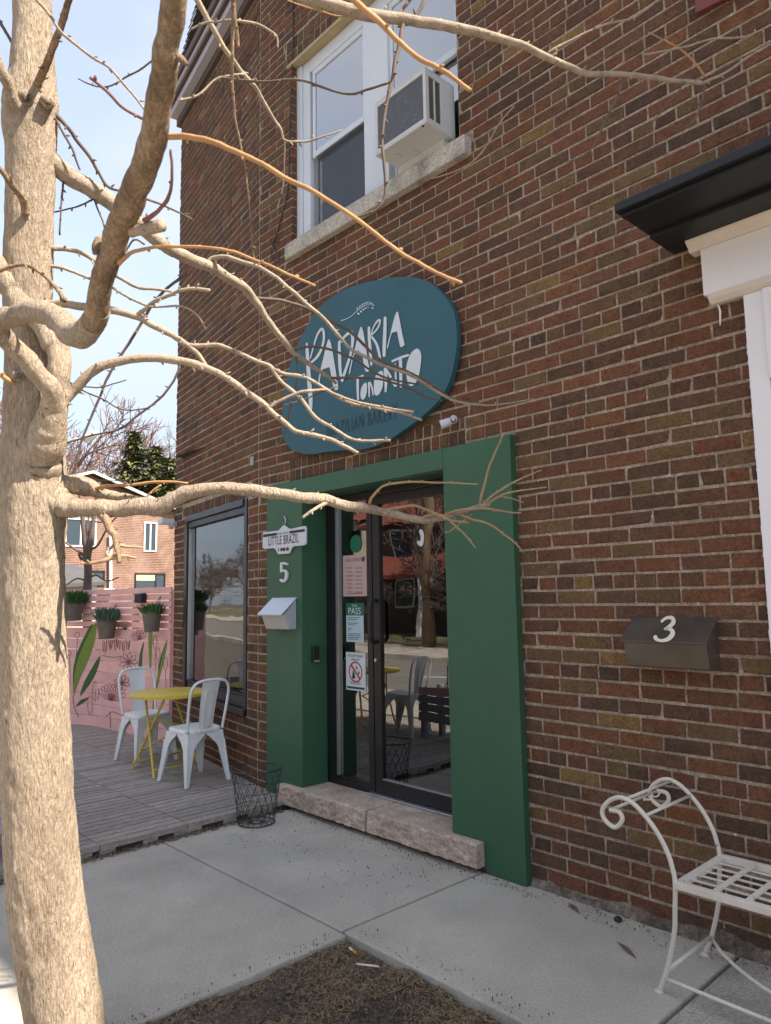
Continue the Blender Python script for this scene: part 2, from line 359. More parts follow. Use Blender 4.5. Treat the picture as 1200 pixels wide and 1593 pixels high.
# ---- mortar walls with openings
def holed(mb, fr, s0, s1, z0, z1, holes, off):
    xs = sorted({s0, s1, *[h[0] for h in holes], *[h[1] for h in holes]}); zs = sorted({z0, z1, *[h[2] for h in holes], *[h[3] for h in holes]})
    xs = [x for x in xs if s0 <= x <= s1]; zs = [z for z in zs if z0 <= z <= z1]
    for i in range(len(xs) - 1):
        for j in range(len(zs) - 1):
            cx, cz = (xs[i] + xs[i + 1]) / 2, (zs[j] + zs[j + 1]) / 2
            if any(h[0] < cx < h[1] and h[2] < cz < h[3] for h in holes): continue
            mb.quad(fr(xs[i], off, zs[j]), fr(xs[i + 1], off, zs[j]), fr(xs[i + 1], off, zs[j + 1]), fr(xs[i], off, zs[j + 1]))
HB = [(-3.98, -2.665, .0, 2.085), (-4.15, -2.52, 3.96, 5.405), (-1.045, 2.7, -.1, 2.60)]
HA = [(.20, 1.71, .515, 2.168)]
REC = .0045
mb = MB(); holed(mb, fB, BX + .001, B_END, -.12, TOPZ + .1, HB, -REC)
holed(mb, fA, -.002, A_LEN - .008, -.12, TOPZ + .1, HA, -REC)
# back of the building
mb.quad(fA(A_LEN - .008, -REC, -.12), fA(A_LEN - .008, -4, -.12), fA(A_LEN - .008, -4, TOPZ + .1), fA(A_LEN - .008, -REC, TOPZ + .1))
e = fA(A_LEN - .008, -4, 0)
mb.quad((e[0], e[1], -.12), (B_END, e[1], -.12), (B_END, e[1], TOPZ + .1), (e[0], e[1], TOPZ + .1))
mb.quad((B_END, e[1], -.12), (B_END, REC, -.12), (B_END, REC, TOPZ + .1), (B_END, e[1], TOPZ + .1))
wall = mb.build('wall', 'mortar', bld)

# ---- bricks
def bcol(): return random.choices(range(len(BR)), BRW)[0]
BK = []      # (frame id, s0, s1, z0, z1, off, colour)
def lay(fid, fr, s0, s1, blocks, zmin, zmax, phase):
    k = 0
    while True:
        z = Z0 + k * CO
        if z > zmax: break
        zc = z + CO / 2
        if zc > zmin:
            hd = (k % 6 == 3)
            mod = BL / 2 if hd else BL
            st = s0 - ((phase + (.25 if hd else (.5 if k % 2 else 0))) % 1) * mod
            jz = ru(-.0012, .0012)
            x = st
            bl = [(a, b) for (a, b, c, d) in blocks if c < zc < d]
            while x < s1:
                w = mod * ru(.975, 1.025)
                a, b = max(x, s0), min(x + w, s1)
                x += w
                segs = [(a, b)]
                for (p, q) in bl:
                    ns = []
                    for (c, d) in segs:
                        if q <= c or p >= d: ns.append((c, d)); continue
                        if p > c: ns.append((c, p))
                        if q < d: ns.append((q, d))
                    segs = ns
                for (c, d) in segs:
                    if d - c > .022: BK.append((fid, c + .0052, d - .0052, z + .0064 + jz, z + CO - .0064 + jz, ru(-.0018, .0016), bcol()))
        k += 1
blkB = [(-4.395, -2.218, -.2, 2.196), (-4.19, -2.54, 2.19, 2.392), (-4.15, -2.52, 3.96, 5.43), (-4.172, -2.437, 3.84, 3.97), (-4.22, -2.45, 5.40, 5.635),
        (-1.045, 2.7, -.2, 2.60), (-1.19, 2.9, 2.585, 2.90)]
lay(0, fB, BX + .004, B_END, blkB, -.05, TOPZ, .37)
blkA = [(.195, 1.715, .51, 2.172), (.12, 1.79, 2.165, 2.262)]
lay(1, fA, .004, A_LEN, blkA, -.05, TOPZ, .13)
def rowlock(fid, s0, s1, z0, z1, rows, w=.0695, dark=False):
    h = (z1 - z0) / rows
    for r in range(rows):
        x = s0 + (r % 2) * .0
        while x < s1 - .02:
            b = min(x + w * ru(.97, 1.03), s1)
            BK.append((fid, x + .004, b - .004, z0 + r * h + .004, z0 + (r + 1) * h - .004, ru(-.004, .002), random.choice([3, 5, 3, 9, 2, 8, 9]) if rnd() < .8 else bcol())); x = b
rowlock(0, -4.188, -2.542, 2.196, 2.390, 2)
rowlock(0, -4.218, -2.452, 5.432, 5.634, 2)
rowlock(1, .122, 1.788, 2.170, 2.260, 1)
def bverts(fr, b):
    fid, s0, s1, z0, z1, off, c = b
    j = lambda: ru(-.0019, .0019)
    ch = .0026; jj = [[0, 0] for _ in range(4)]
    if rnd() < .10: jj[random.randrange(4)] = [ru(.006, .015), ru(.003, .009)]
    bk = [(s0, -REC - .004, z0), (s1, -REC - .004, z0), (s1, -REC - .004, z1), (s0, -REC - .004, z1)]
    md = [(s0 + j(), off - ch, z0 + j()), (s1 + j(), off - ch, z0 + j()), (s1 + j(), off - ch, z1 + j()), (s0 + j(), off - ch, z1 + j())]
    ft = [(s0 + ch + j(), off + j() * .6, z0 + ch), (s1 - ch + j(), off + j() * .6, z0 + ch), (s1 - ch + j(), off + j() * .6, z1 - ch), (s0 + ch + j(), off + j() * .6, z1 - ch)]
    sx_, sz_ = (1, -1, -1, 1), (1, 1, -1, -1)
    ft = [(v[0] + sx_[k] * jj[k][0], v[1], v[2] + sz_[k] * jj[k][1]) for k, v in enumerate(ft)]
    md = [(v[0] + sx_[k] * jj[k][0] * .6, v[1] - (.002 if jj[k][0] else 0), v[2] + sz_[k] * jj[k][1] * .6) for k, v in enumerate(md)]
    return [fr(*v) for v in bk + md + ft]
BF = [(8, 9, 10, 11)] + [(i, (i + 1) % 4, 4 + (i + 1) % 4, 4 + i) for i in range(4)] + [(4 + i, 4 + (i + 1) % 4, 8 + (i + 1) % 4, 8 + i) for i in range(4)]
FR = (fB, fA)
def area(b):
    fr = FR[b[0]]
    q = [proj(fr(s, 0, z)) for s, z in ((b[1], b[3]), (b[2], b[3]), (b[2], b[4]), (b[1], b[4]))]
    if any(p[2] < .2 for p in q): return 0
    mx_, my_ = sum(p[0] for p in q) / 4, sum(p[1] for p in q) / 4
    if not (0 < mx_ < 1200 and 0 < my_ < 1593): return 0
    return abs(sum(q[i][0] * q[(i + 1) % 4][1] - q[(i + 1) % 4][0] * q[i][1] for i in range(4))) / 2
order = sorted(range(len(BK)), key=lambda i: -area(BK[i]))
near = set(order[:300])
rest = MB()
shared = {}
for i, b in enumerate(BK):
    if i not in near:
        rest.add(bverts(FR[b[0]], b), BF, b[6]); continue
    w, h = b[2] - b[1], b[4] - b[3]
    std = [t for t in (BL - .0084, BL / 2 - .0084) if abs(t - w) < .008]
    key = (round(std[0], 4), b[6], random.randrange(4)) if std else None
    cx_, cz_ = (b[1] + b[2]) / 2, (b[3] + b[4]) / 2
    if key is None or key not in shared:
        ww = w if key is None else std[0]
        vs = bverts(fB, (0, -ww / 2, ww / 2, -h / 2, h / 2, 0, 0))
        me = bpy.data.meshes.new('brick'); me.from_pydata((np.array(vs) * S).tolist(), [], BF); me.materials.append(BRICKM[b[6]]); me.update()
        if key is not None: shared[key] = me
    else: me = shared[key]
    o = bpy.data.objects.new('brick', me); COL.objects.link(o); o.parent = wall
    P = np.array(FR[b[0]](cx_, b[5], cz_)); o.location = Vector((P - ORG[wall]) * S)
    if b[0] == 1: o.rotation_euler = (0, 0, -AA)
    o.scale = (w / (std[0] if std else w), 1, 1); o.rotation_euler.y = ru(-.006, .006)
    ORG[o] = P
# left reveal of the upper window, bricks turned into the opening
k = 0
while Z0 + k * CO < 5.40:
    z = Z0 + k * CO
    if z > 3.95: rest.box((-4.235, .004, z + .005), (-4.1485, .066, z + CO - .005), bcol())
    k += 1
# window jamb of wall A, right side closed by a mortar strip
o = rest.build('brickwork', BRICKM, wall); kind(o, 'stuff')
rv = MB(); rv.box((-4.26, .0078, 3.95), (-4.1515, .075, 5.41)); rv.box((-2.5195, .0078, 3.95), (-2.45, .075, 5.41))
rv.build('window_jamb', 'mortar', bld)

pg_ = MB(); NX = 160
vs = []
for i in range(NX + 1):
    x = -2.204 + i * (1.17 / NX); h_ = .034 + .030 * noise.fractal(Vector((x * 7, 1.3, 0)), 1, 2, 5) + .02 * max(0, math.sin((x + 1.9) * 3.0))
    d = .010 + .006 * noise.fractal(Vector((x * 16, 4.3, 0)), 1, 2, 4)
    vs += [(x, -d - .012, -.01), (x, -d, max(.006, h_ * .6)), (x, .004, max(.012, h_))]
pg_.add(vs, [(3 * i + j, 3 * i + 3 + j, 3 * i + 4 + j, 3 * i + 1 + j) for i in range(NX) for j in (0, 1)])
part(pg_.build('cement_parging', 'parging', bld, smooth=True), 'rough cement fillet at the foot of the wall')
# ---- eaves, fascia and shingled mansard
def eave(fr, s0, s1, dz):
    for nm, mt, o0, o1, z0, z1 in (('bed_moulding', 'trim_brown', -.02, .035, 6.355, 6.43), ('soffit_board', 'trim_white', -.02, .105, 6.432, 6.505),
                                   ('soffit_trim', 'trim_brown', -.02, .135, 6.507, 6.535), ('fascia', 'trim_white', -.02, .150, 6.537, 6.58), ('gutter', 'trim_brown', -.02, .175, 6.582, 6.66)):
        MB().box((s0, o0, z0 + dz), (s1, o1, z1 + dz), fr=fr).build(nm, mt, bld, bevel=.006)
    g = MB(); b = MB()
    rows = 22; tz = 1.95; lean = .42
    b.add([fr(s0, .10, 6.66 + dz), fr(s1, .10, 6.66 + dz), fr(s1, .10 - lean - .03, 6.66 + tz + dz), fr(s0, .10 - lean - .03, 6.66 + tz + dz)], [(0, 1, 2, 3)])
    b.box((s0, -1.2, 6.66 + tz + dz), (s1, .1 - lean, 6.70 + tz + dz), fr=fr)
    b.build('mansard_roof', 'shingle', bld)
    for r in range(rows):
        x = s0; zz = 6.66 + dz + tz * r / rows; hh = tz / rows * 1.12
        while x < s1:
            w = ru(.07, .15); xe = min(x + w, s1); o_ = .112 - lean * r / rows + ru(0, .008); o2 = .100 - lean * (r + 1.12) / rows
            g.add([fr(x + .002, o_, zz), fr(xe - .002, o_, zz), fr(xe - .002, o2, zz + hh), fr(x + .002, o2, zz + hh), fr(x + .002, o_ - .012, zz), fr(xe - .002, o_ - .012, zz)], [(0, 1, 2, 3), (0, 4, 5, 1)]); x = xe
    kind(g.build('shingles', 'shingle', bld), 'stuff')
eave(fA, -.03, A_LEN + .06, 0)
eave(fB, BX + .02, B_END + .06, .001)
bk = MB(); bk.box((-6.2, 1.0, TOPZ + .3), (B_END, 4.2, 8.6)); bk.box((-6.3, .3, TOPZ + .12), (B_END - .02, 4.0, TOPZ + .2)); bk.build('roof_core', 'roof_dark', bld)

# ---- upper double window
WY = .045
def at2(x0, x1, y0, y1, z0, z1, name, mat, par, bevel=.004): return MB().box((x0, y0, z0), (x1, y1, z1)).build(name, mat, par, bevel=bevel)
win = MB(); win.box((-4.149, WY, 3.966), (-4.085, WY + .06, 5.402)); win.box((-4.083, WY + .012, 3.966), (-4.00, WY + .07, 5.402))
win.box((-2.545, WY, 3.966), (-2.521, WY + .06, 5.402)); win.box((-3.998, WY + .012, 5.30), (-2.547, WY + .07, 5.402)); win.box((-3.998, WY + .012, 3.966), (-2.547, WY + .07, 3.990))
uw = win.build('upper_window', 'window_white', bld, bevel=.004)
at2(-3.385, -3.150, WY - .002, WY + .065, 3.991, 5.299, 'mullion', 'window_white', uw)
for (x0, x1) in ((-3.975, -3.386), (-3.148, -2.548)):
    for (z0, z1, yy) in ((4.60, 5.298, WY + .018), (3.992, 4.655, WY + .045)):
        fw = .028
        s_ = MB(); s_.box((x0, yy, z0), (x0 + fw, yy + .024, z1)); s_.box((x1 - fw, yy, z0), (x1, yy + .024, z1))
        s_.box((x0 + fw, yy, z0), (x1 - fw, yy + .024, z0 + .045)); s_.box((x0 + fw, yy, z1 - .04), (x1 - fw, yy + .024, z1))
        s_.build('sash', 'window_white', uw, bevel=.003)
        MB().box((x0 + fw, yy + .010, z0 + .045), (x1 - fw, yy + .014, z1 - .04)).build('pane', 'glass_upper', uw)
    bl = MB(); z = 4.02
    while z < 5.28: bl.quad((x0 + .03, .165, z), (x1 - .03, .165, z), (x1 - .03, .151, z + .021), (x0 + .03, .151, z + .021)); z += .019
    kind(bl.build('blind_slats', 'blind', uw), 'stuff')
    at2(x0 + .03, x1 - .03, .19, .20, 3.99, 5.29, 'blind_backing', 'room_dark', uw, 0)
sc_ = M('screen_mesh', (.05, .055, .06), .8)
_n = sc_.node_tree.nodes; _t = _n.new('ShaderNodeBsdfTransparent'); _x = _n.new('ShaderNodeMixShader'); _x.inputs[0].default_value = .42
sc_.node_tree.links.new(_t.outputs[0], _x.inputs[1]); sc_.node_tree.links.new(_n['Principled BSDF'].outputs[0], _x.inputs[2]); sc_.node_tree.links.new(_x.outputs[0], _n['Material Output'].inputs[0])
MB().box((-3.948, WY + .026, 4.02), (-3.414, WY + .027, 4.60)).build('insect_screen', 'screen_mesh', uw)
ln = MB(); ln.box((-4.20, -.012, 5.406), (-2.46, .07, 5.431)); ln.build('lintel', 'lintel_beige', bld, bevel=.003)
sl = MB(); sl.box((-4.171, -.052, 3.850), (-2.438, .10, 3.9655)); part(sl.build('window_sill', 'sill_stone', bld, bevel=.008), 'weathered grey concrete sill')

# ---- air conditioner
ac = thing('air_conditioner', 'white window air conditioner with speckled grey back grille above sill', 'air conditioner', (-2.80, -.07, 4.04))
b = MB(); x0, x1, y0, y1, z0, z1 = -3.015, -2.588, -.20, .050, 4.040, 4.385
t = .022
b.box((x0, y0, z1 - .010), (x1, y1, z1)); b.box((x0, y0, z0), (x1, y1, z0 + .010)); b.box((x0, y0, z0 + .010), (x0 + t, y1, z1 - .010))
b.box((x1 - t, y0, z0 + .010), (x1, y0 + .03, z1 - .010)); b.box((x1 - t, y1 - .12, z0 + .010), (x1, y1, z1 - .010)); b.box((x1 - t, y0 + .030, z1 - .045), (x1, y1 - .12, z1 - .010)); b.box((x1 - t, y0 + .030, z0 + .010), (x1, y1 - .12, z0 + .040))
b.box((x0 + t, y0, z1 - .035), (x1 - t, y0 + .012, z1 - .010)); b.box((x0 + t, y0, z0 + .010), (x1 - t, y0 + .012, z0 + .034))
b.box((x1 - t, y0 + .075, z0 + .040), (x1, y0 + .083, z1 - .045))
b.build('casing', 'ac_white', ac, bevel=.003)
MB().box((x0 + t, y0 + .008, z0 + .034), (x1 - t, y0 + .02, z1 - .035)).build('coil_grille', 'ac_grille', ac)
MB().box((x1 - t + .004, y0 + .030, z0 + .040), (x1 - .010, y0 + .074, z1 - .045)).build('side_vent', 'ac_vent', ac)
MB().box((x1 - t + .004, y0 + .084, z0 + .040), (x1 - .010, y1 - .12, z1 - .045)).build('side_vent', 'ac_vent', ac)
MB().lathe((-2.93, -.10, 4.0385), [(.030, 0), (.030, -.003), (.020, -.003)], 16).build('drain_boss', 'ac_white', ac)
MB().lathe((-2.83, -.05, 4.0385), [(.024, 0), (.024, -.003), (.014, -.003)], 16).build('drain_boss', 'ac_white', ac)
MB().lathe((-2.625, -.188, 4.050), [(.009, -.010), (.009, .004)], 10).build('screw_lug', 'black_metal', ac)
MB().box((-3.0, -.02, 3.9665), (-2.62, .04, 4.0385)).build('support_block', 'ac_white', ac)

# ---- green entrance surround (front at off = .045)
GP = .045
sur = MB(); gl = [(-4.40, .003), (-4.205, .003), (-4.205, .153), (-3.98, .153), (-3.98, 2.083), (-4.40, 2.083)]
def pg(off): return lambda a, b_, d: (a, -d, b_)
es = MB().prism(gl, lambda a, b_, d: (a, -d, b_), -.0, GP).build('entrance_surround', 'green_paint', bld, bevel=.0025)
MB().prism([(-4.40, 2.0835), (-2.672, 2.0835), (-2.672, 2.20), (-4.40, 2.20)], lambda a, b_, d: (a, -d, b_), 0, GP).build('header_board', 'green_paint', es, bevel=.0025)
MB().prism([(-2.6705, .152), (-2.455, .152), (-2.455, .003), (-2.207, .003), (-2.207, 2.20), (-2.6705, 2.20)], lambda a, b_, d: (a, -d, b_), 0, GP).build('side_board', 'green_paint', es, bevel=.0025)
MB().box((-4.02, .001, .155), (-3.9795, .168, 2.083)).build('jamb_lining', 'green_paint', es, bevel=.002)
MB().box((-2.6715, .001, .155), (-2.63, .168, 2.083)).build('jamb_lining', 'green_paint', es, bevel=.002)
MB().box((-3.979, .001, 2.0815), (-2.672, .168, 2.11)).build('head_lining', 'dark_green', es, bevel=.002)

# ---- glazed door and sidelight
DY = .170
dr = MB()
for a in ((-3.979, -3.882, .152, 2.080), (-3.562, -3.512, .152, 2.080)): dr.box((a[0], DY, a[2]), (a[1], DY + .05, a[3]))
dr.box((-3.882, DY + .001, .152), (-3.562, DY + .05, .195)); dr.box((-3.882, DY + .001, 2.03), (-3.562, DY + .05, 2.080)); dr.box((-3.512, DY - .001, 2.045), (-2.672, DY + .05, 2.080))
df = dr.build('door_frame', 'black_metal', bld, bevel=.003)
MB().box((-3.880, DY - .004, .214), (-3.868, DY + .02, 2.03)).build('glazing_bead', 'silver', df)
MB().box((-3.866, DY + .003, .197), (-3.562, DY + .03, .213)).build('glazing_bead', 'black_metal', df)
MB().box((-3.868, DY + .020, .196), (-3.562, DY + .026, 2.03)).build('sidelight_pane', 'glass', df)
door = MB(); d0, d1 = -3.508, -2.70
door.box((d0, DY + .004, .172), (d0 + .064, DY + .05, 2.043)); door.box((d1 - .06, DY + .004, .172), (d1, DY + .05, 2.043))
door.box((d0 + .064, DY + .004, .172), (d1 - .06, DY + .05, .250)); door.box((d0 + .064, DY + .004, 1.985), (d1 - .06, DY + .05, 2.043))
dd = door.build('door', 'black_metal', bld, bevel=.003)
MB().box((d0 + .064, DY + .022, .250), (d1 - .06, DY + .028, 1.985)).build('pane', 'glass', dd)
MB().box((d0 + .064, DY + .006, .251), (d1 - .06, DY + .02, .258)).build('glazing_bead', 'silver', dd)
h = MB(); hx = -3.475
h.tube(smooth_line([(hx, DY + .004, 1.362), (hx, DY - .030, 1.358), (hx, DY - .052, 1.335), (hx, DY - .055, 1.30), (hx, DY - .055, 1.17), (hx, DY - .052, 1.125), (hx, DY - .030, 1.104), (hx, DY + .004, 1.100)], 4), .0125, 10)
h.build('pull_handle', 'black_metal', dd, smooth=True)
MB().tube([(-3.478, DY + .006, .985), (-3.478, DY - .010, .985)], .011, 12).build('lock_cylinder', 'silver', dd, smooth=True, auto=40)
at2(-3.545, -2.668, DY - .035, DY + .06, .1515, .166, 'threshold', 'silver', bld, .003)
# ---- split stone doorstep
def stone(x0, x1, seed, par):
    nx, nz = 110, 18; y0, yb, z0, z1 = -.100, DY + .06, .034, .151
    m_ = MB(); prof = []
    for j in range(nz): prof.append((y0, z0 + (z1 - .010 - z0) * j / (nz - 1), 1))
    prof += [(y0 + .004, z1 - .004, .5), (y0 + .016, z1, .15)] + [(y0 + .016 + (yb - y0 - .016) * t, z1, .05) for t in (.1, .25, .5, .75, 1)]
    vs = []
    for i in range(nx):
        x = x0 + (x1 - x0) * i / (nx - 1)
        edge = min(1, min(i, nx - 1 - i) / 1.5)
        for (y, z, a) in prof:
            q = noise.fractal(Vector((x * 22 + seed, z * 34, seed)), .7, 2.1, 6)
            q2 = noise.fractal(Vector((x * 6 + seed, z * 6, 3.1)), 1, 2, 3)
            vs.append((x + (0 if edge else (.006 if i == 0 else -.006)), y + a * (-.008 * q - .010 * q2) + (0 if edge else .010 * a), z + (.004 * q2 * (z < z0 + .02)) + (.004 * q * (1 if a == .5 else 0)) - (0 if edge else .003)))
    k = len(prof)
    fs = [(i * k + j, (i + 1) * k + j, (i + 1) * k + j + 1, i * k + j + 1) for i in range(nx - 1) for j in range(k - 1)]
    b0 = len(vs)
    for i in range(nx): vs.append((vs[i * k][0], yb, z0))
    fs += [(i * k, b0 + i, b0 + i + 1, (i + 1) * k) for i in range(nx - 1)]
    fs += [tuple([j for j in range(k)] + [b0]), tuple([(nx - 1) * k + j for j in range(k)][::-1] + [b0 + nx - 1])]
    m_.add(vs, fs); return m_.build('step_stone', 'step_stone', par, smooth=True, auto=50)
stone(-4.198, -3.300, 1.7, bld); stone(-3.297, -2.458, 8.2, bld)
at2(-4.19, -2.46, -.040, DY + .05, -.02, .036, 'step_footing', 'soil', bld, .004)

# ---- shop window in wall A
def boxA(s0, s1, o0, o1, z0, z1, name, mat, par, bevel=.004): return MB().box((s0, o0, z0), (s1, o1, z1), fr=fA).build(name, mat, par, bevel=bevel)
sw = MB(); z0, z1, s0, s1 = .517, 2.166, .202, 1.708
sw.box((s1 - .075, -.075, z0), (s1, .006, z1), fr=fA); sw.box((s0, -.075, z0), (s0 + .06, .006, z1), fr=fA)
sw.box((s0 + .06, -.075, z1 - .055), (s1 - .075, .016, z1), fr=fA); sw.box((s0 + .06, -.075, z1 - .11), (s1 - .075, -.004, z1 - .056), fr=fA)
sw.box((s0 + .06, -.075, z0 + .05), (s1 - .075, -.01, z0 + .125), fr=fA)
wf = sw.build('shop_window', 'black_metal', bld, bevel=.004)
boxA(s0 - .01, s1 + .0, -.04, .030, z0, z0 + .048, 'window_sill', 'black_metal', wf)
boxA(s0 + .06, s1 - .075, -.030, -.012, z0 + .126, z0 + .150, 'glazing_bead', 'black_paint', wf, .002)
boxA(s1 - .090, s1 - .0755, -.05, -.012, z0 + .126, z1 - .111, 'glazing_bead', 'silver', wf, .002)
boxA(s0 + .06, s1 - .091, -.046, -.040, z0 + .126, z1 - .111, 'pane', 'glass_window', wf, 0)
# hanging paper ornament and notice behind the glass
hm = MB(); c = np.array(fA(.55, -.06, 1.80)); tA = np.array([-math.cos(AA), math.sin(AA), 0])
def onA(s, z, off=-.055): return fA(s, off, z)
pl = [(.58, 1.93), (.525, 1.885), (.515, 1.80), (.535, 1.70), (.59, 1.655), (.565, 1.73), (.60, 1.78), (.605, 1.87)]
hm.prism(pl, lambda a, b_, d: fA(a, d, b_), -.062, -.058); tag(hm.build('paper_ornament', 'aqua'), 'pale aqua paper ornament hanging inside the shop window', 'ornament')
nm = MB(); nm.box((.262, -.060, .83), (.345, -.057, 1.20), fr=fA); nm.box((.285, -.0562, 1.10), (.33, -.0558, 1.115), 1, fr=fA); nm.box((.29, -.0562, 1.13), (.335, -.0558, 1.15), 1, fr=fA)
tag(nm.build('paper_notice', ['poster_blue', 'poster_navy']), 'pale blue paper notice taped inside the shop window', 'notice')

# ---- room behind the glass
rm = MB(); XL, XR, YB, ZT = -6.35, -1.6, 4.2, 2.75
rm.quad((XL, .2, .13), (XR, .2, .13), (XR, YB, .13), (XL, YB, .13), 1)
rm.quad((XL, .2, ZT), (XR, .2, ZT), (XR, YB, ZT), (XL, YB, ZT), 2)
rm.quad((XL, YB, .13), (XR, YB, .13), (XR, YB, ZT), (XL, YB, ZT), 0); rm.quad((XL + .05, .35, .13), (XL + .05, YB, .13), (XL + .05, YB, ZT), (XL + .05, .35, ZT), 0); rm.quad((XR, .05, .13), (XR, YB, .13), (XR, YB, ZT), (XR, .05, ZT), 0)
rm.build('shop_interior', ['room_wall', 'room_floor', 'room_dark'], bld)
ct = thing('shop_counter', 'dark wooden counter inside the bakery behind the glass door', 'counter', (-4.3, 2.2, .13))
MB().box((-5.4, 2.0, .131), (-3.2, 2.5, .95)).build('base', 'dark_wood', ct, bevel=.01); MB().box((-5.45, 1.95, .951), (-3.15, 2.55, 1.0)).build('worktop', 'room_wall', ct, bevel=.01)

# ------------------------------------------------------------------ bakery sign
SX = [(632, 430), (666.7, 438), (693.3, 462), (706.7, 486), (711, 518), (709.3, 550), (701.3, 587.3), (685.3, 619.3), (656, 648.7), (626.7, 670), (602.7, 686), (570.7, 698), (533, 700.7),
      (506.7, 703.3), (480, 706.8), (453.3, 699.3), (440, 678), (438, 648.7), (441.3, 616.7), (450.7, 568.7), (462.7, 536.7), (477.3, 507.3), (496, 479.3), (517.3, 460.7), (538.7, 448.7), (573.3, 438), (602.7, 432.7)]
SY = -.055
outl = smooth_line([(at(x, y, SY)[0], at(x, y, SY)[2]) for x, y in SX], 5, closed=True)
sg = thing('bakery_sign', 'teal pebble shaped bakery sign with white hand drawn lettering', 'sign', tuple(at(575, 700, SY)))
MB().prism([tuple(p) for p in outl], lambda a, b_, d: (a, d, b_), -.018, SY).build('board', 'teal_board', sg, bevel=.0025)
MB().box((-3.7, -.0175, 2.75), (-3.0, .006, 3.15)).build('mounting_cleat', 'dark_wood', sg)
def sp(x, y, d=.0): p = at(x, y, SY - .0035 - d); return tuple(p)
cA = lambda x, y: (460 + x / 8.85, 470 + y / 8.85)
cB = lambda x, y: (540 + x / 9.23, 470 + y / 9.23)
def stroke(mb, pts, conv, mi=0, k=6, sc=None, depth=0):
    scale = sc if sc else 1.0
    ln_ = smooth_line(pts, k); n = len(ln_); vs = []
    for i, p in enumerate(ln_):
        a = ln_[max(i - 1, 0)]; b_ = ln_[min(i + 1, n - 1)]
        t_ = np.array([b_[0] - a[0], b_[1] - a[1]]); t_ /= (np.linalg.norm(t_) + 1e-9); nn = np.array([-t_[1], t_[0]]) * p[2] / 2
        vs += [conv(p[0] + nn[0], p[1] + nn[1]), conv(p[0] - nn[0], p[1] - nn[1])]
    n0 = len(vs)
    fr_ = vs + []
    mb.add(fr_, [(2 * i, 2 * i + 1, 2 * i + 3, 2 * i + 2) for i in range(n - 1)], mi)
    for end, sgn in ((0, -1), (n - 1, 1)):       # rounded ends
        p = ln_[end]; q = ln_[end - sgn]; a0 = math.atan2((p[1] - q[1]), (p[0] - q[0])); r = p[2] / 2
        arc = [conv(p[0] + r * math.cos(a0 + t), p[1] + r * math.sin(a0 + t)) for t in np.linspace(-math.pi / 2, math.pi / 2, 7)]
        mb.add([conv(p[0], p[1])] + arc, [(0, i, i + 1) for i in range(1, 7)], mi)
def blob(mb, pts, conv, k=3, mi=0):
    ps = smooth_line(pts, k, closed=True); mb.add([conv(p[0], p[1]) for p in ps], [tuple(range(len(ps)))], mi)
fa = lambda d=0: (lambda x, y: sp(*cA(x, y), d)); fb = lambda d=0: (lambda x, y: sp(*cB(x, y), d))
def letter(fn):
    m_ = MB(); fn(m_); m_.build('letter', 'sign_white', sg)
def lP(m):
    stroke(m, [(155, 570, 26), (162, 700, 45), (175, 900, 52), (190, 1100, 58), (205, 1300, 58), (210, 1465, 40)], fa())
    stroke(m, [(205, 770, 16), (245, 620, 20), (300, 450, 26), (365, 365, 34), (392, 470, 32), (365, 620, 32), (300, 750, 36), (205, 840, 28)], fa(.0004))
def lA1(m): blob(m, [(462, 510), (485, 560), (510, 680), (540, 860), (575, 1080), (590, 1170), (575, 1205), (545, 1210), (520, 1160), (495, 1050), (470, 900), (420, 912), (375, 925), (345, 1010), (325, 1130), (308, 1125), (335, 960), (375, 800), (410, 650), (440, 540)], fa(), 2)
def lD(m):
    stroke(m, [(600, 545, 30), (605, 700, 44), (612, 900, 42), (625, 1020, 38)], fa()); stroke(m, [(605, 560, 34), (680, 470, 34), (760, 412, 48), (786, 470, 46), (782, 580, 36), (752, 740, 34), (700, 900, 36), (640, 1080, 36)], fa(.0004))
def lA2(m): blob(m, [(905, 335), (930, 400), (965, 600), (995, 800), (1020, 930), (985, 960), (955, 930), (930, 800), (920, 720), (870, 705), (830, 700), (800, 740), (770, 880), (750, 980), (735, 975), (770, 800), (815, 650), (850, 500), (880, 380)], fa(), 2)
def lR(m):
    stroke(m, [(316, 365, 36), (320, 500, 42), (335, 700, 44), (350, 895, 32)], fb()); stroke(m, [(345, 470, 16), (385, 350, 18), (440, 268, 26), (472, 256, 26), (468, 310, 24), (430, 390, 24), (355, 470, 20)], fb(.0004)); stroke(m, [(360, 500, 32), (420, 590, 36), (455, 700, 38), (475, 805, 32)], fb(.0008))
def lI(m): stroke(m, [(548, 225, 40), (545, 400, 46), (537, 600, 50), (533, 765, 44)], fb())
def lA3(m): blob(m, [(722, 135), (738, 160), (770, 320), (800, 480), (828, 600), (815, 625), (780, 645), (760, 620), (735, 500), (718, 422), (680, 432), (645, 442), (620, 530), (590, 650), (575, 668), (585, 600), (620, 470), (650, 340), (690, 190)], fb(), 2)
def lT2(m): stroke(m, [(652, 848, 30), (760, 800, 36), (878, 760, 34)], fb()); stroke(m, [(768, 830, 48), (772, 1000, 46), (775, 1205, 40)], fb(.0004))
def lO3(m): blob(m, [(1015, 665), (1055, 710), (1068, 790), (1055, 930), (1030, 1060), (985, 1160), (930, 1205), (885, 1180), (860, 1090), (850, 960), (870, 850), (910, 750), (960, 690)], fb())
def lT1(m): stroke(m, [(105, 1090, 24), (165, 1080, 28), (230, 1054, 26)], fb()); stroke(m, [(155, 1110, 36), (155, 1250, 36), (160, 1395, 28)], fb(.0004))
def lO1(m): blob(m, [(265, 1155), (288, 1190), (285, 1290), (262, 1370), (225, 1400), (198, 1370), (195, 1290), (215, 1210)], fb())
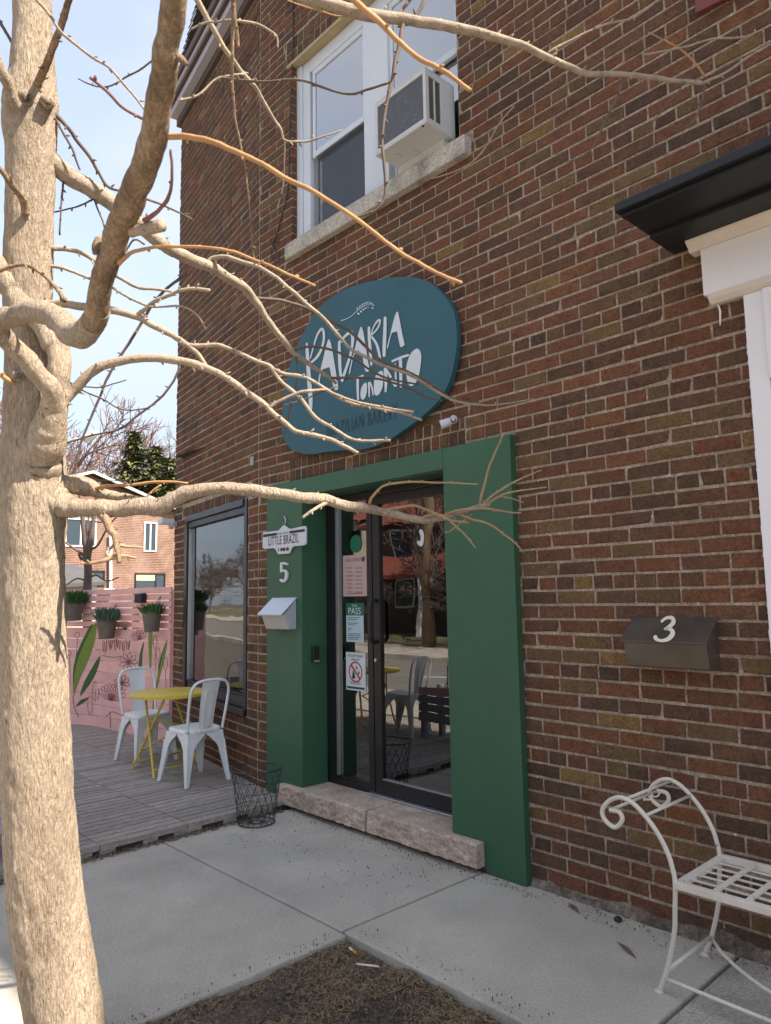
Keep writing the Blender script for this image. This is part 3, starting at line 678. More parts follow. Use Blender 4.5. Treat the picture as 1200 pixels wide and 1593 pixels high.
def lR2(m): stroke(m, [(315, 1158, 28), (318, 1250, 26), (320, 1355, 20)], fb()); stroke(m, [(332, 1155, 24), (360, 1230, 24), (376, 1330, 18)], fb(.0004))
def lO2(m): blob(m, [(490, 985), (520, 1010), (525, 1090), (510, 1220), (470, 1310), (425, 1342), (392, 1310), (385, 1220), (395, 1110), (430, 1030)], fb())
def lN(m): stroke(m, [(545, 960, 36), (560, 1100, 46), (555, 1280, 30)], fb()); stroke(m, [(552, 960, 42), (620, 1060, 38), (690, 1195, 42)], fb(.0004)); stroke(m, [(694, 885, 16), (700, 1050, 26), (708, 1200, 26)], fb(.0008))
for fn in (lP, lA1, lD, lA2, lR, lI, lA3, lT1, lO1, lR2, lO2, lN, lT2, lO3): letter(fn)
# small routed line of text and wheat ear
p0, p1 = at(509, 672, SY), at(618, 640, SY)
tl = MB(); L_ = p1[0] - p0[0]
vs, fs = text2d('BRAZILIAN BAKERY', 1.0, spacing=1.25); xs_ = [v[0] for v in vs]; w_ = max(xs_) - min(xs_)
tl.add([((p0[0] + p1[0]) / 2 + v[0] / w_ * L_, SY - .0032, (p0[2] + p1[2]) / 2 + v[1] * .125) for v in vs], fs)
kind(tl.build('small_lettering', 'teal_dark', sg), 'stuff')
we = MB(); cW = lambda x, y: (525 + x / 18.46, 460 + y / 18.46)
fw_ = lambda x, y: sp(*cW(x, y))
stroke(we, [(110, 712, 22), (220, 680, 20), (380, 600, 16), (550, 450, 16), (700, 330, 18), (820, 270, 16), (930, 255, 10)], fw_)
for (x, y, a) in ((575, 360, 62), (650, 305, 62), (725, 248, 60), (800, 215, 55), (870, 195, 50), (940, 205, 40), (990, 230, 35), (1030, 270, 20)):
    c_, s_ = math.cos(math.radians(a)), -math.sin(math.radians(a)); stroke(we, [(x - 38 * c_, y - 38 * s_, 10), (x, y, 30), (x + 38 * c_, y + 38 * s_, 8)], fw_, k=3)
for (x, y, r) in ((605, 512, 34), (680, 450, 32), (745, 395, 28), (800, 358, 24), (850, 335, 18), (895, 325, 14), (1012, 350, 26)): blob(we, [(x - r, y - r * .7), (x + r * .6, y - r * .5), (x + r, y + r * .7), (x - r * .4, y + r * .8)], fw_)
we.build('wheat_ear', 'sign_white', sg)

# ------------------------------------------------------------------ things fixed to the entrance
# street-sign shaped plaque
pq = thing('hanging_plaque', 'white street sign shaped plaque lettered LITTLE BRAZIL on the green surround', 'plaque', (-4.17, -.06, 1.70))
PY = -.062
def pc(x, y, d=0): p = at(400 + x / 12.25, 790 + y / 12.25, PY - d); return (p[0], p[2])
ol = [(120, 470), (105, 500), (105, 760), (135, 785), (320, 770), (355, 800), (385, 865), (410, 885), (600, 872), (625, 850), (650, 780), (690, 735), (900, 712), (930, 680), (932, 370), (905, 345), (640, 402), (590, 390), (540, 345), (515, 332), (480, 350), (420, 420), (400, 432)]
MB().prism([pc(x, y) for x, y in ol], lambda a, b_, d: (a, d, b_), PY, -.050).build('panel', 'sign_face', pq, bevel=.002)
bar = MB(); q = [pc(118, 510), pc(915, 402), pc(915, 452), pc(118, 562)]; bar.add([(a, PY - .002, b_) for a, b_ in q], [(0, 1, 2, 3)]); bar.build('black_band', 'sign_ink', pq)
tp = MB(); A_, B_ = pc(220, 650), pc(795, 585); vs, fs = text2d('LITTLE BRAZIL', 1, spacing=1.08); w_ = max(v[0] for v in vs) - min(v[0] for v in vs)
tp.add([((A_[0] + B_[0]) / 2 + v[0] / w_ * (B_[0] - A_[0]), PY - .002, (A_[1] + B_[1]) / 2 + v[1] * .088) for v in vs], fs)
vs2, fs2 = text2d('PADARIA TORONTO', 1, spacing=1.0); w2 = max(v[0] for v in vs2) - min(v[0] for v in vs2); A2, B2 = pc(390, 500), pc(622, 470)
pad = MB(); pad.add([(A2[0] - .004, PY - .0026, A2[1] - .014), (B2[0] + .004, PY - .0026, A2[1] - .014), (B2[0] + .004, PY - .0026, A2[1] + .014), (A2[0] - .004, PY - .0026, A2[1] + .014)], [(0, 1, 2, 3)]); pad.build('band_label', 'sign_face', pq)
tp.add([((A2[0] + B2[0]) / 2 + v[0] / w2 * (B2[0] - A2[0]), PY - .0032, A2[1] + v[1] * .020) for v in vs2], fs2)
A2, B2 = pc(405, 805), pc(600, 785)
for i in range(9): xx = A2[0] + (B2[0] - A2[0]) * (i + .15) / 9; tp.box((xx, PY - .0024, A2[1] - .010), (xx + .008 + .004 * (i % 3), PY - .002, A2[1] + .012)) if i not in (1, 6) else None
tp.build('lettering', 'sign_ink', pq)
hk = MB(); hk.tube([tuple(at(400 + x / 12.25, 790 + y / 12.25, -.055)) for x, y in ((520, 335), (545, 270), (545, 220), (525, 175), (512, 165))], .004, 8); hk.tube([tuple(at(400 + x / 12.25, 790 + y / 12.25, -.055)) for x, y in ((530, 320), (570, 370), (610, 395))], .003, 6)
hk.build('hook', 'silver', pq, smooth=True)
# number 5
n5 = MB(); c5 = lambda x, y: at(400 + x / 12.25, 790 + y / 12.25, -.058)
stroke(n5, [(452, 1062, 36), (510, 1055, 40), (560, 1075, 34)], lambda x, y: tuple(c5(x, y)), k=4); stroke(n5, [(458, 1062, 34), (455, 1140, 34), (455, 1215, 34)], lambda x, y: tuple(c5(x, y) + np.array([0, -.0004, 0])), k=4)
stroke(n5, [(458, 1210, 30), (505, 1190, 38), (555, 1235, 44), (552, 1320, 46), (520, 1385, 40), (478, 1398, 42), (446, 1370, 34)], lambda x, y: tuple(c5(x, y) + np.array([0, -.0008, 0])), k=4)
b5 = len(n5.v); n5v = [(x, y + .012, z) for x, y, z in n5.v]; n5.add(n5v, [[i for i in f] for f in n5.f[:]])
tag(n5.build('house_number', 'sign_white'), 'silver house number 5 below the white plaque', 'house number')
# steel mailbox
mbx = thing('mailbox', 'brushed silver letterbox with sloping lid on the green surround', 'mailbox', (-4.2, -.11, 1.18))
xa, xb = -4.315, -4.040
sec = [(-.046, 1.385), (-.052, 1.392), (-.165, 1.278), (-.150, 1.270), (-.110, 1.178), (-.046, 1.178)]
MB().prism([(-.046, 1.378), (-.150, 1.272), (-.112, 1.178), (-.046, 1.178)], lambda a, b_, d: (d, a, b_), xa + .008, xb - .006).build('box', 'steel_box_front', mbx, bevel=.002)
MB().prism([(-.046, 1.392), (-.172, 1.280), (-.170, 1.272), (-.046, 1.382)], lambda a, b_, d: (d, a, b_), xa - .012, xb + .002).build('lid', 'steel_box', mbx, bevel=.0015)
MB().prism([(-.048, 1.378), (-.140, 1.285), (-.112, 1.182), (-.048, 1.182)], lambda a, b_, d: (d, a, b_), xb - .0055, xb - .001).build('side_plate', 'steel_box', mbx)
# keypad
kp = thing('door_keypad', 'small black keypad on the green door jamb', 'keypad', (-3.972, .06, .95))
MB().box((-3.978, .030, .955), (-3.955, .085, 1.062)).build('body', 'black_metal', kp, bevel=.006); MB().box((-3.9545, .036, .958), (-3.950, .080, .968)).build('strip', 'silver', kp)
MB().box((-3.9545, .040, .985), (-3.951, .076, 1.050)).build('face', 'black_paint', kp, bevel=.002)
# brown mailbox with number 3
m3 = thing('mailbox', 'bronze brown wedge mailbox with cream number 3 on brick wall', 'mailbox', (-1.42, -.08, 1.07))
xa, xb = -1.610, -1.245
MB().prism([(.002, 1.268), (-.118, 1.178), (-.100, 1.076), (.002, 1.066)], lambda a, b_, d: (d, a, b_), xa + .012, xb).build('box', 'bronze', m3, bevel=.003)
MB().prism([(.000, 1.280), (-.128, 1.182), (-.127, 1.176), (.000, 1.271)], lambda a, b_, d: (d, a, b_), xa, xb + .006).build('lid', 'bronze', m3, bevel=.002)
def lid(px, py):   # onto the lid plane
    n_ = np.array([0, -(1.280 - 1.182), .128]); n_ /= np.linalg.norm(n_); P0 = np.array([0, 0, 1.280]) + n_ * .003; d = ray(px, py)
    return tuple(CAMP + d * (((P0 - CAMP) @ n_) / (d @ n_)))
c3 = lambda x, y: lid(800 + x / 3, 800 + y / 3)
t3 = MB(); stroke(t3, [(690, 500, 12), (710, 485, 14), (738, 484, 18), (744, 505, 20), (725, 525, 18), (705, 535, 12)], c3, k=5); stroke(t3, [(708, 533, 12), (735, 540, 18), (740, 560, 22), (720, 582, 20), (690, 590, 14), (666, 584, 16), (660, 574, 20)], c3, k=5)
part(t3.build('numeral', 'ivory', m3), 'cream number 3')
# security camera
sc = thing('security_camera', 'small white bullet camera above the green surround', 'security camera', (-2.50, -.05, 2.33))
_b = at(707, 653, .0); _n = at(705, 654, -.045); _e = at(686, 661, -.085)
MB().tube([tuple(_b), tuple(_b + np.array([0, -.014, 0]))], .024, 20).build('base', 'cam_white', sc, smooth=True, auto=40)
MB().tube([tuple(_b + np.array([0, -.012, 0])), tuple(_b * .4 + _n * .6), tuple(_n)], [.012, .013, .015], 12).build('neck', 'silver', sc, smooth=True)
a_, b_ = Vector(_n * .85 + _e * .15), Vector(_e); MB().tube([a_, a_ + (b_ - a_) * .08, b_ - (b_ - a_) * .06, b_], [.012, .022, .026, .025], 20).build('body', 'cam_white', sc, smooth=True, auto=50)
MB().tube([b_ + (b_ - a_) * .002, b_ + (b_ - a_) * .04], [.022, .022], 20).build('lens', 'black_paint', sc, smooth=True, auto=40)
# small floodlight on the corner of wall A
fl_ = thing('corner_floodlight', 'small grey floodlight at the far corner of the brick wall', 'floodlight', tuple(fA(1.98, .05, 2.10)))
MB().box((1.955, 0, 2.10), (2.0, .03, 2.15), fr=fA).build('base', 'steel_box', fl_); MB().box((1.92, .03, 2.12), (2.05, .16, 2.17), fr=fA).build('head', 'sign_face', fl_, bevel=.008); MB().box((1.95, .03, 2.075), (1.985, .08, 2.11), fr=fA).build('sensor', 'steel_box', fl_, bevel=.006)
# grey junction box high on wall A
tag(MB().box((.075, 0, 2.40), (.115, .018, 2.47), fr=fA).build('junction_box', 'sill_stone', bevel=.004), 'tiny grey junction box on the bricks above the shop window', 'junction box')
# loose cable on wall near the bend
cb = MB(); cb.tube(smooth_line([tuple(at(x, y, -.008)) for x, y in ((455, 0), (456, 60), (454, 110), (452, 160), (450, 240), (447, 300), (430, 365), (424, 380), (428, 390), (436, 396))], 5), .0045, 6)
cb.tube(smooth_line([tuple(at(x, y, -.01)) for x, y in ((422, 388), (424, 402), (431, 409), (433, 400), (425, 382), (436, 375))], 5), .004, 6)
tag(cb.build('wall_cable', 'wire_black', smooth=True), 'thin black cable running down the bricks beside the upper window', 'cable')

# posters on the sidelight, outside face of glass
def poster(name, label, cat, x0, x1, z0, z1, mat, fn=None):
    t_ = thing(name, label, cat, ((x0 + x1) / 2, DY, z0))
    MB().box((x0, DY + .0165, z0), (x1, DY + .0185, z1)).build('sheet', mat, t_)
    if fn: fn(t_, x0, x1, z0, z1)
PYY = DY + .0155
def fit(mb, s_, xc, zc, w, h, mi=0):
    vs, fs = text2d(s_, 1); a = min(v[0] for v in vs); b_ = max(v[0] for v in vs); c_ = min(v[1] for v in vs); d_ = max(v[1] for v in vs)
    mb.add([(xc + ((v[0] - a) / (b_ - a) - .5) * w, PYY, zc + ((v[1] - c_) / (d_ - c_) - .5) * h) for v in vs], fs, mi)
def hours(t_, x0, x1, z0, z1):
    m_ = MB(); fit(m_, 'HOURS OF OPERATION', x0 + .115, z1 - .032, .17, .022)
    for i, d in enumerate(('MONDAY', 'TUESDAY', 'WEDNESDAY', 'THURSDAY', 'FRIDAY', 'SATURDAY', 'SUNDAY')):
        z = z1 - .085 - i * .0265; fit(m_, d, x0 + .050 + .003 * len(d), z, .0075 * len(d), .0125)
        m_.box((x0 + .125, PYY - .0003, z - .008), (x0 + .205, PYY, z - .0065))
        for q in range(4): m_.box((x0 + .13 + q * .018, PYY - .0003, z - .005), (x0 + .14 + q * .018, PYY, z - .001 + .003 * (q % 2)))
    m_.box((x0 + .04, PYY - .0003, z0 + .016), (x0 + .2, PYY, z0 + .021)); m_.build('print', 'mural_line', t_)
    MB().tube([(x1 - .045, PYY + .0005, z1 - .032), (x1 - .045, PYY - .0003, z1 - .032)], .017, 20).build('emblem', 'dark_green', t_)
poster('hours_poster', 'pink opening hours poster on the sidelight beside the door', 'poster', -3.822, -3.566, 1.392, 1.668, 'poster_pink', hours)
def passp(t_, x0, x1, z0, z1):
    MB().box((x0 + .0, PYY + .0004, z1 - .082), (x1, PYY + .0009, z1)).build('green_heading', 'pass_green', t_)
    m_ = MB(); fit(m_, 'PASS', (x0 + x1) / 2, z1 - .052, .125, .044); fit(m_, 'DineSafe', (x0 + x1) / 2, z1 - .016, .055, .014); m_.build('lettering', 'poster_white', t_)
    m_ = MB(); z = z1 - .095
    for i, w in enumerate((.14, .11, 0, .12, .09, 0, .05, .04, 0, .145, .14, .145, .12)):
        if w: m_.box((x0 + .016, PYY - .0002, z - .004), (x0 + .016 + w * .9, PYY, z - .0005))
        z -= .0118
    m_.build('print', 'sign_ink', t_)
poster('inspection_notice', 'green and white PASS inspection notice on the sidelight', 'notice', -3.793, -3.617, 1.090, 1.347, 'poster_blue', passp)
def noan(t_, x0, x1, z0, z1):
    xc, zc = (x0 + x1) / 2, (z0 + z1) / 2 - .003
    m_ = MB(); fit(m_, 'No Live Animals', xc, z1 - .020, .150, .019); fit(m_, 'Allowed*', xc, z1 - .045, .085, .018); m_.box((x0 + .04, PYY - .0002, z0 + .052), (x1 - .05, PYY, z0 + .055)); m_.box((x0 + .04, PYY - .0002, z0 + .042), (x1 - .04, PYY, z0 + .045))
    m_.add([(xc - .035, PYY, zc - .045), (xc - .005, PYY, zc - .045), (xc - .010, PYY, zc - .01), (xc - .028, PYY, zc + .012)], [(0, 1, 2, 3)]); m_.add([(xc + .004, PYY, zc + .02), (xc + .020, PYY, zc + .02), (xc + .010, PYY, zc + .045)], [(0, 1, 2)]); m_.add([(xc + .022, PYY, zc - .012), (xc + .042, PYY, zc - .012), (xc + .032, PYY, zc + .012)], [(0, 1, 2)])
    m_.build('print', 'sign_ink', t_)
    r = MB(); n = 40; R0, R1 = .058, .068
    r.add([(xc + q * math.cos(2 * math.pi * i / n), PYY - .0004, zc + q * math.sin(2 * math.pi * i / n)) for i in range(n) for q in (R0, R1)], [(2 * i, 2 * i + 1, (2 * i + 3) % (2 * n), (2 * i + 2) % (2 * n)) for i in range(n)])
    r.add([(xc - .047, PYY - .0006, zc + .037), (xc - .037, PYY - .0006, zc + .047), (xc + .047, PYY - .0006, zc - .037), (xc + .037, PYY - .0006, zc - .047)], [(0, 1, 2, 3)]); r.build('prohibition_ring', 'sign_red', t_)
    MB().box((x0 + .01, PYY - .0002, z0 + .010), (x1 - .01, PYY, z0 + .024)).build('blue_strip', 'poster_navy', t_)
poster('animal_notice', 'white no live animals notice with red ring on the sidelight', 'notice', -3.800, -3.604, .775, 1.022, 'poster_white', noan)
st = MB(); st.tube([(-3.686, DY + .0185, 1.742), (-3.686, DY + .0165, 1.742)], .060, 32)
st_ = tag(st.build('round_sticker', 'sticker_green'), 'round green sticker on the sidelight above the pink poster', 'sticker')
wl = MB(); blob(wl, [(652, 826), (657, 824), (660, 832), (659, 845), (656, 850), (651, 848), (649, 841), (653, 842), (655, 836)], lambda x, y: tuple(at(x, y, DY + .018)), 3)
tag(wl.build('small_decal', 'sign_white'), 'small white leaf shaped decal on the door glass', 'decal')

# ------------------------------------------------------------------ neighbouring white storefront with black canopy
sf = thing('white_storefront', 'white panelled storefront trim with black flat canopy at the wall end', 'storefront', (-.2, -.1, 0))
can = MB(); can.box((-1.330, -.49, 2.866), (2.9, .002, 2.902)); can.build('canopy', 'black_paint', sf, bevel=.004)
MB().box((-1.318, -.462, 2.850), (2.9, -.43, 2.8655)).build('drip_edge', 'black_paint', sf, bevel=.003)
MB().box((-1.322, -.225, 2.846), (2.9, .001, 2.8655)).build('canopy_batten', 'black_paint', sf, bevel=.003)
cw = MB(); prof = [(.0, 2.600), (.055, 2.600), (.055, 2.800), (.062, 2.806), (.066, 2.816), (.086, 2.838), (.092, 2.8455), (.0, 2.8455)]
cw.prism([(o_, z) for o_, z in prof[:3]] + [(0, 2.80)], lambda a, b_, d: (d, -a, b_), -1.186, 2.9); cw.build('frieze', 'white_paint', sf, bevel=.002)
MB().prism([(.0, 2.801), (.056, 2.801), (.066, 2.816), (.090, 2.836), (.092, 2.8455), (0, 2.8455)], lambda a, b_, d: (d, -a, b_), -1.232, 2.9).build('crown_moulding', 'cream_paint', sf, bevel=.002)
MB().prism([(0, 2.562), (.030, 2.562), (.050, 2.580), (.060, 2.599), (0, 2.599)], lambda a, b_, d: (d, -a, b_), -1.17, 2.9).build('bed_moulding', 'cream_paint', sf, bevel=.002)
MB().box((-1.040, -.034, .0), (-.965, .01, 2.561)).build('pilaster', 'white_paint', sf, bevel=.004)
MB().box((-.964, -.050, 2.20), (-.60, .01, 2.561)).build('panel', 'white_paint', sf, bevel=.005); MB().box((-.964, -.030, .0), (-.60, .01, 2.199)).build('panel', 'white_paint', sf, bevel=.005)
MB().box((-.935, -.056, 2.235), (-.63, -.0505, 2.53)).build('raised_panel', 'white_paint', sf, bevel=.004)
MB().box((-1.062, -.060, .47), (-.96, .005, .565)).build('base_block', 'white_paint', sf, bevel=.008)
MB().box((-.598, -.025, .02), (2.69, .01, .5)).build('stall_riser', 'white_paint', sf, bevel=.004)
MB().box((-.598, -.035, .501), (2.69, .02, .56)).build('sill', 'white_paint', sf, bevel=.004); MB().box((-.598, -.02, 2.45), (2.69, .02, 2.561)).build('head', 'white_paint', sf)
MB().box((-.598, .03, .56), (2.69, .036, 2.45)).build('pane', 'glass', sf); MB().box((-.598, .5, .0), (2.69, .52, 2.6)).build('room_back', 'room_dark', sf)
for x in (.5, 1.6): MB().box((x, -.02, .561), (x + .06, .05, 2.449)).build('mullion', 'white_paint', sf)
pe = MB(); z = .57; prev = -1.052
while z < 2.555:
    x_ = -1.041 - abs(ru(.001, .012)); h_ = ru(.008, .03); pe.add([(-1.041, -.0035, z), (prev, -.0035, z), (x_, -.0035, z + h_), (-1.041, -.0035, z + h_)], [(0, 1, 2, 3)]); prev = x_; z += h_
part(pe.build('ragged_paint_edge', 'white_paint', sf), 'uneven brushed paint edge on the bricks')
dp_ = MB(); dp_.tube([tuple(at(x, y, -.005)) for x, y in ((1111, 463), (1113, 470), (1119, 477), (1121, 484), (1121, 495), (1121, 506))], [.004, .003, .004, .005, .004, .003], 6); part(dp_.build('paint_drip', 'white_paint', sf, smooth=True), 'white paint drip below the frieze')
# red sign corner high on the wall
tag(MB().prism([tuple(at(x, y, -.03)[[0, 2]]) for x, y in ((1082, 20), (1130, -4), (1260, -70), (1260, -200), (1075, -110))], lambda a, b_, d: (a, d, b_), -.03, 0).build('wall_sign', 'brick_red_paint', bevel=.003), 'dull red wall sign high on the bricks above the canopy', 'sign')

# ------------------------------------------------------------------ ground
gr = MB(); gr.quad((-260, -260, -.16), (260, -260, -.16), (260, 260, -.16), (-260, 260, -.16)); kind(gr.build('ground', 'ground_soil'), 'structure')
sw_ = kind(MB().box((-13, -4.10, -.15), (5.5, -2.66, -.078)).build('sidewalk', 'concrete_old'), 'structure')
def slab(x0, x1, y0, y1, mat='concrete', h=.0):
    return MB().box((x0, y0, -.075), (x1, y1, h)).build('paving_slab', mat, sw_, bevel=.007)
slab(-4.103, -2.488, -.951, -.028); slab(-2.476, -1.256, -.953, -.004); slab(-1.240, .0, -.953, -.004, 'concrete_old', -.003); slab(.008, 1.24, -.953, -.004); slab(1.248, 2.5, -.953, -.004); slab(2.508, 5.4, -.953, -.004)
slab(-4.103, -2.446, -2.60, -.963); slab(.42, 2.5, -2.60, -.961); slab(2.508, 5.4, -2.6, -.961)
x = -13.0
while x < 5.3: slab(x, x + 1.59, -4.095, -2.608, random.choice(['concrete', 'concrete_old'])); x += 1.6
kind(MB().box((-120, -4.27, -.16), (80, -4.105, .0)).build('kerb', 'concrete_old', bevel=.012), 'structure')
kind(MB().box((-120, -9.30, -.158), (80, -4.272, -.115)).build('road', 'asphalt'), 'structure')
kind(MB().box((-120, -9.46, -.16), (80, -9.302, .0)).build('kerb', 'concrete_old', bevel=.012), 'structure')
kind(MB().box((-120, -11.6, -.16), (80, -9.462, .0)).build('sidewalk', 'concrete_old'), 'structure')
kind(MB().box((-120, -60, -.16), (80, -11.602, .005)).build('lawn', 'grass'), 'structure')
kind(MB().box((-90, .9, -.16), (-8.2, 60, -.02)).build('yard', 'grass'), 'structure')
# asphalt markings
for i in range(12): kind(MB().box((-34 + i * 4, -6.80, -.1145), (-32.3 + i * 4, -6.70, -.111)).build('road_marking', 'sign_white'), 'structure')

# tree pit
PX0, PX1, PY0, PY1 = -2.438, .415, -2.598, -.966
TX, TY = -2.36, -2.13
def pz(x, y):
    e = min(x - PX0, PX1 - x, y - PY0, PY1 - y)
    r = math.hypot(x - TX, y - TY)
    z = -.026 + .016 * noise.fractal(Vector((x * 3.2, y * 3.2, .5)), 1, 2, 4) + .010 * noise.fractal(Vector((x * 14, y * 14, 2.5)), 1, 2, 3) + .045 * math.exp(-(r / .28) ** 2)
    return min(z, -.006) if r > .3 else z
gx, gy = 110, 64
vs = [(PX0 + (PX1 - PX0) * i / gx, PY0 + (PY1 - PY0) * j / gy, pz(PX0 + (PX1 - PX0) * i / gx, PY0 + (PY1 - PY0) * j / gy)) for i in range(gx + 1) for j in range(gy + 1)]
pit = kind(MB().add(vs, [(i * (gy + 1) + j, (i + 1) * (gy + 1) + j, (i + 1) * (gy + 1) + j + 1, i * (gy + 1) + j + 1) for i in range(gx) for j in range(gy)]).build('tree_pit', 'soil', smooth=True), 'structure')
def litter(name, mat, n, lmin, lmax, wid, label, cat, bias=True, flat=False, region=None):
    g = MB(); k = 0
    while k < n:
        x, y = (ru(PX0 + .01, -.9), ru(PY0 + .3, PY1 - .01)) if region is None else (ru(region[0], region[1]), ru(region[2], region[3]))
        if region is None and bias:
            den = noise.noise(Vector((x * 4.5, y * 4.5, 7.7))) + .9 * math.exp(-(PY1 - y) / .20) + .4 * math.exp(-(x - PX0) / .15)
            if den < ru(-.1, .9): continue
        k += 1
        z = (pz(x, y) if region is None else region[4]) + .004
        a = ru(0, math.tau); l_ = ru(lmin, lmax); w = wid * ru(.6, 1.5); dx, dy = math.cos(a), math.sin(a); u1, u2 = ru(0, .012), ru(0, .006)
        cvx, cvy = ru(-.3, .3) * l_, 0
        P = [(x - dx * l_ / 2, y - dy * l_ / 2, z + u2), (x - dy * cvx * .5, y + dx * cvx * .5, z + u1), (x + dx * l_ / 2, y + dy * l_ / 2, z + ru(0, .006))]
        vv = []
        for q in P: vv += [(q[0] - dy * w / 2, q[1] + dx * w / 2, q[2]), (q[0] + dy * w / 2, q[1] - dx * w / 2, q[2] + (ru(-.3, .3) * w))]
        g.add(vv, [(0, 1, 3, 2), (2, 3, 5, 4)])
    o = kind(g.build(name, mat), 'stuff'); tag(o, label, cat); return o
litter('dry_grass', 'straw', 8000, .014, .055, .0011, 'dry straw coloured grass strewn over the tree pit soil', 'dry grass')
litter('wood_chips', 'chips', 3200, .005, .020, .005, 'brown wood chips and crumbs on the tree pit soil', 'wood chips')
litter('leaf_litter', 'dead_leaf', 120, .015, .035, .012, 'curled brown leaf litter along the tree pit edges', 'leaf litter')
g = litter('edge_debris', 'chips', 900, .006, .022, .007, 'brown crumbs and debris along the deck edge', 'debris', region=(-4.118, -4.06, -2.4, -.12, .000))
litter('wall_grit', 'dead_leaf', 420, .003, .012, .004, 'dark grit gathered at the foot of the brick wall', 'grit', region=(-4.0, -1.1, -.16, -.03, .000))
litter('pavement_specks', 'soil', 260, .002, .006, .003, 'dark specks scattered on the pavement before the doorstep', 'specks', region=(-3.9, -2.5, -.75, -.05, -.002))
pb_ = MB()
for i in range(170):
    x, y = ru(PX0 + .02, -.9), ru(PY0 + .3, PY1 - .02); r = ru(.003, .009) * (2.0 if rnd() < .04 else 1); z = pz(x, y); n0 = len(pb_.v)
    pb_.add([(x + r * math.cos(a) * ru(.7, 1.2), y + r * math.sin(a) * ru(.7, 1.2), z) for a in (0, 1.26, 2.5, 3.8, 5.0)] + [(x + ru(-.3, .3) * r, y + ru(-.3, .3) * r, z + r * ru(.6, 1.0))], [(0, 1, 5), (1, 2, 5), (2, 3, 5), (3, 4, 5), (4, 0, 5)])
tag(kind(pb_.build('pebbles', 'parging'), 'stuff'), 'small grey pebbles scattered over the tree pit soil', 'pebbles')
litter('spilled_soil', 'soil', 90, .002, .006, .003, 'crumbs of soil spilled over the slab edge of the tree pit', 'soil', region=(-2.44, -1.2, -.965, -.85, .000))
litter('spilled_crumbs', 'chips', 110, .003, .010, .003, 'brown crumbs along the slab edge beside the tree trunk', 'crumbs', region=(-2.50, -2.445, -2.2, -.95, .000))
# bits lying about
def stick(name, label, cat, pts, r, mat, n=6): return tag(MB().tube([tuple(p) for p in pts], r, n).build(name, mat, smooth=True), label, cat)
p = atZ(548, 1480, -.035)
cg = thing('cigarette_butt', 'cigarette butt with orange filter in the tree pit corner', 'cigarette butt', tuple(p))
q0, q1 = atZ(544, 1475, -.004), atZ(554, 1483, -.004); qm = q0 * .5 + q1 * .5
MB().tube([tuple(q0), tuple(qm)], .0042, 8).build('paper', 'cig_white', cg, smooth=True, auto=40); MB().tube([tuple(qm), tuple(q1)], .0043, 8).build('filter', 'cig_orange', cg, smooth=True, auto=40)
stick('cigarette_end', 'long white cigarette end with burnt tip on the soil', 'cigarette end', [atZ(555, 1500, -.004), atZ(590, 1504, -.004)], .004, 'cig_white', 8)
for (x, y, l_, lab) in ((893, 1413, 10, 'tiny dark curled leaf on the pavement near the wall'), (975, 1478, 16, 'long brown dead leaf on the pavement beside the bench')):
    c_ = atZ(x, y, .004); w = .012; d_ = atZ(x + l_, y + l_ * .9, .004) - c_; n_ = np.array([-d_[1], d_[0], 0]) / np.linalg.norm(d_) * w
    g = MB(); up = np.array([0, 0, .008]); g.add([c_ - d_, c_ + n_ + up, c_ + d_, c_ - n_ + up, c_], [(0, 3, 4), (0, 4, 1), (1, 4, 2), (4, 3, 2)]); tag(g.build('dead_leaf', 'dead_leaf'), lab, 'leaf')
c_ = atZ(962, 1433, .001); tag(MB().lathe(tuple(c_), [(.016, 0), (.018, .008), (.010, .017), (.002, .018)], 7).build('bottle_cap', 'black_paint'), 'small crushed black cap on the pavement by the wall', 'cap')

# ------------------------------------------------------------------ deck of wooden tiles
dk = kind(MB().box((-8.9, -2.62, -.02), (-4.135, .42, .028)).build('wooden_deck', 'deck_under'), 'structure')
DE, BP = -4.118, .0745
ys = [-2.40, -1.88, -1.315, -.790, -.265, .27]
boards = []
for r in range(62):
    x1 = DE - r * BP; x0 = x1 - BP + .0105
    for j in range(len(ys) - 1):
        y0, y1 = ys[j] + .003, ys[j + 1] - .003
        lim = (BX - x0) * math.tan(AA) - .01 if x0 < BX else -.012
        y1 = min(y1, lim)
        if y1 - y0 < .04: continue
        boards.append((x0, x1, y0, y1, .060 + ru(-.0015, .0015)))
def barea(b_):
    q = [proj((x, y, .06)) for x, y in ((b_[0], b_[2]), (b_[1], b_[2]), (b_[1], b_[3]), (b_[0], b_[3]))]
    mx_, my_ = sum(p[0] for p in q) / 4, sum(p[1] for p in q) / 4
    if not (60 < mx_ < 460 and my_ < 1593): return 0
    return abs(sum(q[i][0] * q[(i + 1) % 4][1] - q[(i + 1) % 4][0] * q[i][1] for i in range(4))) / 2
boards.sort(key=lambda b_: -barea(b_))
mem = MB(); shb = {}
for i, b_ in enumerate(boards):
    if i >= 290: mem.box((b_[0], b_[2], .030), (b_[1], b_[3], b_[4])); continue
    L_ = round(b_[3] - b_[2], 3)
    if L_ not in shb:
        me = bpy.data.meshes.new('plank'); t_ = MB().box((-(b_[1] - b_[0]) / 2, -L_ / 2, 0), ((b_[1] - b_[0]) / 2, L_ / 2, .030))
        me.from_pydata((np.array(t_.v) * S).tolist(), [], t_.f); me.materials.append(MATS['deck_wood']); shb[L_] = me
    o = bpy.data.objects.new('plank', shb[L_]); COL.objects.link(o); o.parent = dk
    o.location = Vector((np.array([(b_[0] + b_[1]) / 2, (b_[2] + b_[3]) / 2, b_[4] - .030]) - ORG[dk]) * S)
    o.rotation_euler = (ru(-.0015, .0015), ru(-.004, .004), ru(-.002, .002))
kind(mem.build('planks', 'deck_wood', dk), 'stuff')
